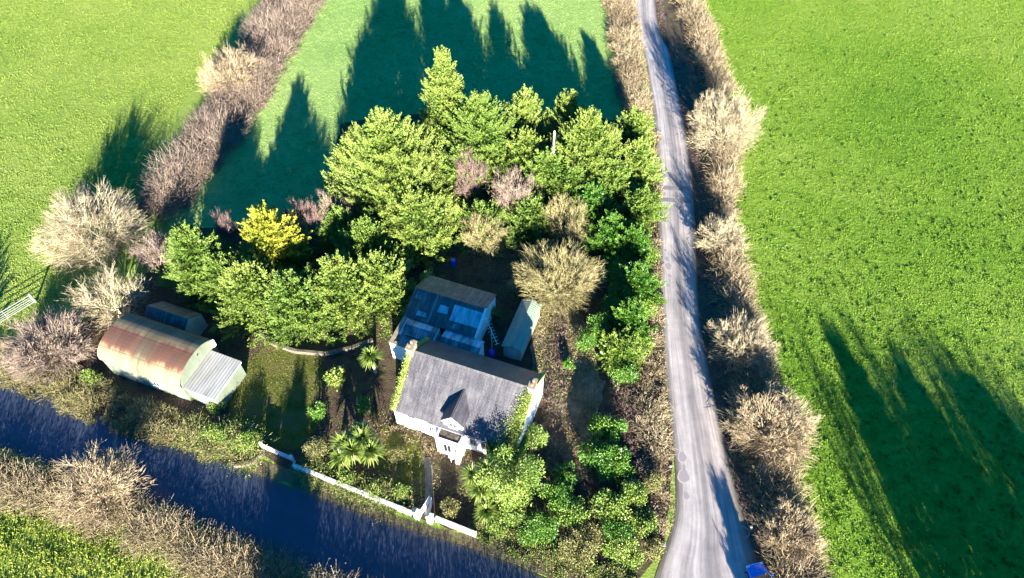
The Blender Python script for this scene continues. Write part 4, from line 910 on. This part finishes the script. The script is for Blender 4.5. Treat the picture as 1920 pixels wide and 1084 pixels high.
# ================================================================== TREES AND HEDGES
BELT = 'evergreen trees of the belt round the cottage'
for a in [
    ('tallest dark topped conifer at the back of the belt', 838, 215, 5.5, 14.2, 3.6, 21, 'cypress', 'cone', .9),
    ('broad layered conifer, largest of the belt, left of centre', 735, 340, 5.5, 14.6, 6.5, 22, 'cypress', 'dome', .85),
    ('conifer filling the gap right of the broad layered one', 900, 270, 4.5, 11.4, 5.2, 23, 'cypress2', 'dome', .9),
    ('feathery upright conifer left of the pale pole, back row', 985, 235, 4.5, 9.8, 3.8, 24, 'cypress', 'spire', .45),
    ('feathery leaning conifer at the back, just beyond the pale pole', 1062, 235, 4.5, 9.6, 4.0, 25, 'cypress', 'spire', .4),
    ('rounded dome conifer right of the pale pole', 1098, 298, 4, 10.4, 5.2, 26, 'cypress', 'dome', 1.0),
    ('low olive evergreen below the pale pole', 1025, 335, 3, 7.0, 4.2, 27, 'cypress2', 'dome', .8),
    ('small conifer below the big layered one, by the purple shrubs', 690, 468, 3, 7.0, 3.8, 28, 'cypress2', 'dome', .9),
    ('conifer crowding the left shoulder of the broad layered one', 672, 318, 4, 9.0, 3.6, 43, 'cypress', 'cone', .9),
    ('bushy conifer at the foot of the broad layered one, above the yard', 785, 425, 3.5, 8.4, 4.3, 29, 'cypress', 'dome', .9),
    ('pointed green conifer left of the golden one', 375, 495, 3.5, 8.8, 3.9, 30, 'cypress2', 'cone', 1.0),
    ('golden yellow conifer in the left part of the belt', 510, 450, 4.5, 9.0, 3.7, 31, 'gold', 'dome', .8),
    ('pale green conifer with bare pink stem beside it, below the golden one', 475, 550, 2.7, 6.8, 3.8, 32, 'cypress', 'dome', .9),
    ('green conifer directly above the curved stone edging', 560, 572, 2.7, 7.0, 4.1, 33, 'cypress2', 'dome', .9),
    ('conifer right of the one above the stone edging', 645, 545, 3, 7.6, 4.2, 34, 'cypress', 'dome', .9),
    ('conifer nearest the rear range, at the belt lower right end', 712, 535, 2.7, 6.8, 3.6, 35, 'cypress', 'dome', .9),
    ('evergreen behind the leafless brown thicket in mid belt', 860, 330, 3.0, 7.0, 3.6, 44, 'cypress2', 'dome', .8),
    ('low evergreen between the tan and olive leafless trees', 1000, 410, 2.0, 4.6, 3.2, 45, 'cypress2', 'dome', .8),
    ('evergreen at the right foot of the rounded dome conifer', 1110, 385, 2.5, 5.2, 3.2, 46, 'laurel', 'dome', .8),
    ('green conifer between the pointed and the golden conifer', 425, 525, 2.5, 6.0, 3.0, 47, 'cypress2', 'dome', .9),
    ('evergreen above the yard left of the round tan tree', 905, 415, 2.0, 4.4, 3.0, 48, 'cypress2', 'dome', .8),
    ('bushy evergreen directly left of the pale pole foot', 985, 300, 3.5, 7.6, 3.8, 51, 'cypress', 'dome', .8),
    ('low evergreen in front of the rounded dome conifer', 1075, 355, 2.5, 5.8, 3.4, 52, 'cypress2', 'dome', .8),
    ('young conifer between purple shrubs and the broad layered conifer', 640, 440, 2.5, 6.0, 2.6, 53, 'cypress2', 'cone', .9),
    ('evergreen inside the row left of the road repair band', 1150, 340, 3, 6.0, 3.0, 49, 'cypress2', 'dome', .8),  # the band is a shadow painted on the road, not a repair
    ('evergreen on the inner side of the row level with the round tan tree', 1145, 440, 2.5, 5.0, 2.8, 50, 'laurel', 'dome', .8),
    ('small green conifer at the right end of the back row near the road', 1186, 262, 3, 7.6, 2.4, 36, 'cypress', 'dome', .9),
    ('roadside conifer at the top of the right boundary row', 1192, 318, 3, 7.0, 2.9, 37, 'cypress', 'dome', .9),
    ('roadside evergreen beside the dark band on the road', 1200, 385, 2.5, 5.0, 2.4, 38, 'cypress2', 'dome', .9),
    ('roadside evergreen right of the round tan tree', 1185, 460, 2.5, 5.0, 2.4, 39, 'laurel', 'dome', .9),
    ('roadside evergreen beside the cluster of small puddles', 1195, 530, 2.5, 5.0, 2.2, 40, 'laurel', 'dome', .9),
    ('roadside evergreen below the puddle cluster', 1180, 600, 2.5, 4.8, 2.3, 41, 'laurel', 'dome', .9),
    ('lowest roadside evergreen of the right boundary row', 1165, 655, 2.0, 4.0, 2.1, 42, 'ivy', 'dome', .9),
]: conifer(*a[:9], dens=a[9], group=BELT)
# trees just outside the frame that shade the lane, the drive and the right field
SH = 'trees standing near the lower edge of the view'
for (x, y, h, R, sd, lb) in [(38.8, 1, 10.6, 3.8, 61, 'dense evergreen south of the right field, leftmost of its row'), (50.0, 0.0, 10.2, 4.2, 62, 'dense evergreen south of the right field, middle of its row'), (56.5, -5, 9.8, 5.0, 63, 'dense evergreen south of the right field, fourth of its row'), (62.0, -12, 10, 5.0, 67, 'dense evergreen south of the right field, rightmost of its row'), (44.0, -.5, 10.3, 3.8, 66, 'lower evergreen south of the right field, second of its row'), (-17.9, 9.6, 6.9, 2.9, 64, 'evergreen south of the lane opposite the drive gate'), (20.9, 8.0, 4.3, 1.7, 65, 'slim evergreen on the verge below the blue car'), (-58.5, 39, 4.2, 3.4, 68, 'evergreen beyond the left edge below the field gate')]:
    conifer(lb, 0, 0, 0, h, R, sd, 'cypress2', 'dome' if R > 2 else 'cone', .6, group=SH, world=(x, y))
for (x, y, h, R, sd, lb) in [(35.2, 3, 10.2, 2.2, 70, 'slender leafless tree left of the evergreen row south of the field'), (41.5, 4, 10.2, 3.0, 71, 'leafless tree between the evergreens south of the right field'), (46.5, 2, 11, 3.4, 72, 'leafless tree left of the middle evergreen south of the field'), (52.5, 4, 9.6, 3.4, 73, 'leafless tree right of the middle evergreen south of the field'), (57.5, 1, 9.6, 3.4, 74, 'leafless tree near the right end of the row south of the field')]:
    bare(lb, 0, 0, 0, h, R, sd, 'greybark', group=SH, world=(x, y))
for a in [
    ('big round pale leafless tree at the left of the belt', 172, 422, 3.0, 6.6, 5.9, 81, 'palebark', 1.7),
    ('open leafless tree with thick bare boughs above the barn', 205, 560, 2.5, 5.5, 3.9, 82, 'palebark', .7),
    ('greyish leafless bush tree left of the barn', 90, 645, 2.0, 4.5, 4.2, 83, 'greybark', 1.6),
    ('fan shaped pale leafless tree in the diagonal hedge', 430, 135, 2.5, 5.2, 4.4, 84, 'pinkbark', 1.6),
    ('purple grey leafless tree right of the golden conifer', 572, 425, 2.5, 6.0, 2.2, 85, 'purplebark', 1.8),
    ('pinkish leafless tree between purple one and broad conifer', 635, 405, 3.0, 6.5, 2.3, 86, 'greybark', 1.8),
    ('round olive tan leafless tree behind the green roofed shed', 1045, 520, 2.5, 5.5, 4.7, 87, 'olivebark', 2.2),
    ('big white twigged leafless tree beside the upper road', 1362, 235, 3.5, 7.5, 4.5, 88, 'palebark', 2.0),
    ('small fan shaped leafless tree right of the shadow band painted on the road', 1352, 440, 2.0, 4.0, 2.8, 89, 'palebark', 1.6),
    ('leafless bush tree halfway down the right hedge', 1392, 638, 2.0, 4.3, 3.4, 90, 'palebark', 1.4),
    ('spreading golden tan leafless tree at the field shadow edge', 1446, 800, 2.2, 4.7, 4.1, 91, 'pinkbark', 1.8),
    ('tan leafless bush tree near the blue car', 1478, 1000, 1.5, 3.5, 2.7, 92, 'pinkbark', 1.3),
    ('pinkish leafless tree leaning over the lane, bottom left', 185, 905, 2.5, 5.0, 3.7, 93, 'pinkbark', 1.2),
    ('brown leafless thicket tree among the conifers', 875, 335, 4.0, 7.5, 2.4, 94, 'purplebark', 1.6),
    ('tan leafless tree below the low olive evergreen', 965, 375, 2.5, 5.8, 3.0, 95, 'greybark', 1.8),
    ('olive leafless tree above the round tan tree', 1060, 415, 2.5, 5.5, 3.2, 96, 'olivebark', 1.6),
    ('tan leafless tree at the lower edge of the belt above the yard', 905, 440, 2.0, 4.6, 2.8, 97, 'olivebark', 1.8),
    ('thin red brown leafless sapling left of the golden conifer', 428, 445, 3.0, 6.5, 1.4, 98, 'purplebark', 1.0),
    ('grey brown leafless tree left of the pointed green conifer', 300, 480, 2.0, 5.0, 2.6, 99, 'greybark', 1.6),
]: bare(a[0], a[1], a[2], a[3], a[4], a[5], a[6], a[7], twigs=a[8])
# dead leaning stems seen in the belt
for (x0, y0, z0, x1, y1, z1, lb) in ((497, 575, 1.0, 478, 510, 5.0, 'bleached pink dead stem leaning in the left of the belt'), (850, 368, 1.5, 886, 300, 5.5, 'thin bleached dead stem among the brown thicket')):
    a, b = P(x0, y0, z0), P(x1, y1, z1); b0 = a - (b - a) * (z0 / (z1 - z0)); b0.z = 0
    mb = MB().tube((0, 0, 0), b - b0, .13, .05, 7); d = (b - b0)
    for i in range(7):
        t = .45 + .08 * i; q = d * t; mb.tube(q, q + Vector((sin(i * 2.1) * .7, cos(i * 1.7) * .6, .5)), .035, .01, 5)
    tag(mb.build('dead_stem', F['palewood'], loc=b0), lb, 'dead tree')

HG = 'hedges round the fields'
hedge('wide purple brown bare hedge running diagonally between two fields', [(560, -40, 4.6, 3.4), (540, 10, 4.4, 3.4), (500, 80, 3.8, 3.6), (455, 160, 3.4, 3.4), (415, 225, 3.4, 3.4), (365, 285, 3.1, 3.4), (325, 340, 2.8, 3.4), (285, 395, 2.4, 3.0)], 101, 'greybark', 'olive', .25, group=HG, tw=90)
hedge('brown bare hedge left of the upper road', [(1150, -60, 2.4, 2.0), (1165, 0, 2.4, 2.0), (1174, 80, 2.2, 2.0), (1186, 160, 2.0, 2.0), (1196, 215, 1.6, 1.9)], 102, 'pinkbark', 'olive', .2, group=HG)
hedge('long tan bare hedge along the right side of the road', [(1272, -50, 1.6, 2.9), (1294, 0, 1.6, 2.9), (1326, 80, 1.6, 2.7), (1350, 150, 1.6, 2.6), (1364, 240, 1.7, 2.6), (1360, 340, 1.4, 2.4), (1358, 430, 1.3, 2.3), (1374, 520, 1.4, 2.9), (1396, 610, 1.5, 3.0), (1414, 690, 1.6, 3.0), (1434, 780, 1.8, 3.0), (1452, 880, 1.9, 3.0), (1472, 960, 1.9, 2.9), (1496, 1040, 1.9, 2.8), (1525, 1130, 1.8, 2.6), (1560, 1210, 1.8, 2.6)], 103, 'pinkbark', 'olive', .25, group=HG, tw=90)
hedge('pinkish tan bare hedge on the field side of the lane', [(-180, 852, 1.4, 3.1), (-60, 884, 1.4, 3.1), (60, 908, 1.35, 2.8), (180, 950, 1.4, 2.75), (320, 1006, 1.4, 2.75), (450, 1066, 1.4, 2.9), (570, 1120, 1.4, 3.2), (700, 1170, 1.6, 3.6), (850, 1240, 1.5, 3.8), (960, 1290, 1.5, 3.8), (1060, 1335, 1.4, 3.4)], 104, 'pinkbark', 'olive', .3, group=HG, tw=90, core=3.4, coretop=.98, even=1.0)
hedge('low olive scrub hedge between lane and barn', [(-120, 640, 1.9, 1.4), (0, 672, 1.9, 1.4), (90, 708, 2.0, 1.5), (190, 752, 1.9, 1.5), (270, 782, 1.7, 1.4), (340, 806, 1.6, 1.4), (400, 828, 1.5, 1.5)], 105, 'olivebark', 'olive', .5, group=HG, tw=110)
hedge('green trimmed bank of ivy beside the drive gate', [(350, 800, 1.3, 2.0), (400, 815, 1.3, 2.3), (440, 832, 1.4, 2.4), (478, 842, 1.2, 2.3)], 106, 'olivebark', 'ivy', 4.0, group=HG, tw=40, core=2)
hedge('narrow brown and green hedge on the left verge of the road', [(1226, 240, .6, 1.0), (1230, 330, .5, 1.0), (1228, 450, .5, 1.0), (1232, 560, .6, 1.1), (1220, 680, 1.2, 1.5), (1218, 760, 1.4, 1.6), (1224, 850, 1.3, 1.6), (1238, 930, .9, 1.3), (1236, 1000, .6, 1.0)], 107, 'pinkbark', 'olive', .35, group=HG)
hedge('low clipped green hedge behind the long white wall', [(565, 872, .8, 1.6), (640, 900, .8, 1.6), (700, 922, .8, 1.6), (765, 942, .8, 1.8)], 108, 'olivebark', 'ivy', 4.0, group=HG, tw=30, dens=3, core=1.5)
hedge('mixed bramble and grass bank sloping to the junction', [(880, 985, .6, .8), (960, 1015, .9, .9), (1040, 1050, 1.1, .9), (1120, 1078, 1.1, .8), (1200, 1085, .9, .7)], 109, 'olivebark', 'ivy', 2.5, group=HG, tw=36, dens=2.4)
hedge('tangle of brown brambles right of the cottage gable', [(1045, 600, 1.0, .8), (1050, 660, 1.3, 1.0), (1040, 720, 1.2, 1.1), (1045, 790, 1.4, 1.2), (1060, 860, 1.5, 1.2)], 110, 'purplebark', 'olive', .3, name='bramble_thicket', cat='bramble', tw=60)
hedge('brown bramble strip between laurels and the road', [(1170, 690, 1.3, 1.0), (1180, 760, 1.3, 1.2), (1190, 840, 1.1, 1.2), (1200, 900, 1.0, 1.2)], 111, 'purplebark', 'olive', .25, name='bramble_thicket', cat='bramble', tw=60)
hedge('dead bracken along the foot of the cottage front wall', [(735, 800, .7, .6), (790, 825, .7, .6), (812, 850, .8, .7)], 112, 'pinkbark', 'olive', .3, name='bracken_strip', cat='bracken', tw=40, dens=2.5)
GS = 'garden shrubs'
for a in [
    ('glossy laurel clump in front of the bramble strip', 1140, 800, 1.5, 3.2, 1.9, 201, 'laurel', .26),
    ('glossy laurel clump lower down beside the deep shade', 1150, 870, 1.5, 3.2, 2.0, 202, 'laurel', .26),
    ('feathery light green shrub at the corner by the junction', 1140, 950, 1.5, 2.8, 2.0, 203, 'ivy', .24),
    ('light green shrub left of the junction corner shrub', 1075, 960, 1.2, 2.4, 1.5, 204, 'ivy', .22),
    ('dark mottled shrub behind the grass bank, left one', 1010, 985, 1.2, 2.2, 2.0, 205, 'laurel', .18),
    ('dark mottled shrub behind the grass bank, middle one', 1090, 1015, 1.2, 2.0, 2.0, 206, 'olive', .18),
    ('green shrub at the tip of the garden nearest the junction', 1170, 1030, 1.0, 2.0, 1.9, 207, 'ivy', .18),
    ('broad light green shrub right of the palm group', 0, 0, 0, 7.2, 2.7, 208, 'ivy', .22, (-.2, 23.9)),
    ('ivy shrub on the road side of the row opposite the puddle cluster', 1212, 480, 1.2, 2.4, 1.5, 224, 'ivy', .2),
    ('ivy shrub on the road side of the row below the puddle cluster', 1212, 575, 1.2, 2.4, 1.5, 225, 'ivy', .2),
    ('ivy shrub at the lower road side end of the row', 1200, 650, 1.2, 2.2, 1.6, 226, 'ivy', .2),
    ('light green shrub between laurel clumps and brown brambles', 1185, 925, 1.0, 2.2, 1.5, 227, 'ivy', .2),
    ('green shrub below the palm group beside the bank', 960, 960, 1.0, 2.2, 1.5, 228, 'ivy', .2),
    ('bushy green shrub in the middle of the garden corner', 1045, 930, 1.2, 2.8, 1.6, 229, 'laurel', .2),
    ('dark mottled shrub behind the grass bank, right one', 1150, 1000, 1.0, 2.2, 1.8, 230, 'laurel', .18),
    ('dark evergreen bush filling the row left of the lower puddles', 1175, 545, 1.2, 3.4, 2.2, 237, 'laurel', .2),
    ('dark evergreen bush of the row right of the bare round tree', 1135, 620, 1.2, 3.0, 2.0, 238, 'laurel', .2),
    ('evergreen bush of the row below the lower ivy mass', 1165, 700, 1.0, 2.6, 1.7, 239, 'laurel', .2),
    ('low bright green bush behind the white wall, below the many headed palm', 650, 898, .7, 1.4, 1.0, 240, 'ivy', .17),
    ('low bright green bush behind the white wall, between palm and gate', 702, 918, .7, 1.4, 1.0, 241, 'ivy', .17),
    ('bright ivy mound on the bank end beside the drive gate', 462, 832, 1.0, 2.3, 1.3, 242, 'ivy', .17),
    ('ivy mound on the lane bank in front of the barn annex', 405, 815, .9, 2.0, 1.3, 243, 'ivy', .16),
    ('tall green shrub on the boundary right of the cottage chimney', 1100, 640, 1.0, 2.4, 1.5, 244, 'laurel', .2),
    ('low ivy mound between the palm group and dark mottled shrubs', 935, 985, .6, 1.4, 1.2, 231, 'ivy', .16),
    ('tall laurel clump left of the upper laurel', 1115, 850, 1.5, 3.0, 1.6, 232, 'laurel', .24),
    ('mixed green bush on the road side of the garden corner', 1205, 980, .8, 2.0, 1.4, 233, 'ivy', .18),
    ('dull green bush just above the white stone at the junction', 1225, 1030, .6, 1.5, 1.1, 234, 'olive', .16),
    ('brown green bush between bramble strip and garden corner', 1225, 905, .7, 1.6, 1.1, 235, 'olive', .16),
    ('dark laurel in the shade below the bracken ground', 1060, 890, 1.0, 2.2, 1.3, 236, 'laurel', .2),
    ('small dark shrub right of the garden gates', 842, 950, .8, 1.5, 1.0, 209, 'olive', .16),
    ('lime green shrub at the right cottage gable', 1004, 822, 1.6, 3.6, 1.15, 210, 'ivy', .18),
    ('columnar bright green shrub beside the drive lawn', 595, 775, 1.2, 2.8, .85, 211, 'laurel', .2),
    ('bright green shrub below the lone palm', 682, 760, 1.2, 2.6, .95, 212, 'laurel', .22),
    ('brown green bush at the left end of the front garden', 592, 842, .9, 1.9, 1.25, 213, 'olive', .16),
    ('variegated pale yucca like bush left of the lone palm', 627, 706, 1.4, 2.5, .95, 214, 'palm', .34),
    ('rounded green shrub behind the white wall by the gate', 752, 922, .8, 1.4, .85, 215, 'ivy', .16),
    ('overgrown green shrub on the rear range back corner', 800, 522, 2.4, 3.6, 1.0, 216, 'ivy', .2),
    ('green climber clump beside the pale roof sheet of the rear range', 925, 585, 1.0, 2.2, .7, 217, 'laurel', .18),
    ('low green shrub in the middle of the dark front garden', 745, 850, .5, .9, 1.0, 218, 'olive', .14),
    ('small green shrub on the brown ground near the roadside row', 1065, 680, .8, 1.4, .8, 219, 'laurel', .2),
    ('shrubby ivy mass filling the boundary row beside the road', 1150, 500, 1.2, 2.6, 2.2, 220, 'laurel', .24),
    ('ivy bush at the left end wall of the barn', 170, 705, .8, 1.6, 1.1, 221, 'ivy', .18),
    ('small ivy bush in front of the barn annex', 408, 764, .6, 1.3, .9, 222, 'ivy', .18),
    ('lower ivy mass of the boundary row beside the bare scrub', 1145, 580, 1.2, 2.4, 2.0, 223, 'laurel', .24),
]: shrub(*a[:9], group=GS, world=a[9] if len(a) > 9 else None)
palm('lone cabbage palm with one round head left of the cottage', 697, 676, 2.2, [(0, 0, 2.9, 1.25)], 2.8, 301, skirt=False)
palm('many headed cabbage palm in the left of the front garden', 668, 848, 1.4, [(-1.0, .4, 2.3, 1.4), (.7, .6, 2.7, 1.5), (1.5, -.3, 2.2, 1.35), (-.1, -.4, 2.6, 1.4), (-1.2, -.8, 1.9, 1.2), (.3, 1.4, 2.4, 1.3)], 1.0, 302)
palm('round headed palm right of the garden path', 893, 905, 1.3, [(0, 0, 2.1, 1.25)], 1.9, 303)
palm('tall palm with tan flower spikes in the right palm group', 0, 0, 0, [(-.5, .2, 3.9, 1.2), (.7, .3, 4.5, 1.3), (.1, -.9, 3.4, 1.2)], 2.2, 304, world=(-2.8, 23.6))
palm('low blue green palm nearest the right white wall', 912, 962, .8, [(0, 0, 1.2, 1.15)], .9, 305, skirt=False)
# undergrowth that nobody could count
def litter(name, label, poly, n, fol, seed, size=(.10, .28), cat='undergrowth'):
    rg = np.random.default_rng(seed); xs = [p[0] for p in poly]; ys = [p[1] for p in poly]
    x = rg.uniform(min(xs), max(xs), n); y = rg.uniform(min(ys), max(ys), n); k = inpoly(x, y, poly); x, y = x[k], y[k]; n = len(x)
    q = np.sin(x * 1.3 + seed) * np.sin(y * 1.1 + seed); k = rg.uniform(-1, 1, n) < q + .4; x, y = x[k], y[k]; n = len(x)
    c = np.stack([x, y, rg.uniform(.02, .12, n)], 1); l = rg.uniform(*size, n)
    A = kites(c, rg.normal(size=(n, 3)) * [1, 1, .5] + [0, 0, .6], l, l * .22, rg, rg.uniform(0, 1, n))
    o = link(name, np_mesh(name, A[0], A[1], F[fol], A[2])); tag(o, label, cat, kind='stuff')
litter('dead_bracken', 'flattened brown bracken on the ground right of the cottage', [P(1000, 560), P(1090, 590), P(1130, 720), P(1100, 900), P(1030, 900), P(1015, 760), P(1000, 700)], 60000, 'olivebark', 1, (.10, .26), 'bracken')
litter('undergrowth', 'weeds and dead stems on the front garden ground', [P(570, 850), P(700, 760), P(830, 830), P(900, 860), P(900, 980), P(760, 940)], 9000, 'olive', 2)
litter('undergrowth', 'rough grass and weeds between drive, barn and conifers', [P(430, 600), P(620, 680), P(720, 640), P(720, 740), P(590, 840), P(500, 835), P(410, 780)], 12000, 'olive', 3, (.06, .16))
litter('verge_grass', 'dead grass of the verge outside the white wall', [P(495, 860), P(553, 884), P(770, 975), P(895, 1012), P(1000, 1060), P(1045, 1090), P(880, 1030), P(700, 985), P(540, 905)], 9000, 'olive', 4, (.08, .2), 'grass')
vl = [(a + (a - b).normalized() * 1.1) for a, b in zip(ra_, rb_)]; vr = [(b + (b - a).normalized() * 1.2) for a, b in zip(ra_, rb_)]
litter('verge_grass', 'brown grass edging the left side of the road', [tuple(p) for p in ra_[12:76]] + [tuple(p) for p in vl[12:76]][::-1], 90000, 'pinkbark', 5, (.08, .22), 'grass')
litter('verge_grass', 'brown grass edging the right side of the road', [tuple(p) for p in rb_[12:76]] + [tuple(p) for p in vr[12:76]][::-1], 50000, 'purplebark', 6, (.08, .22), 'grass')
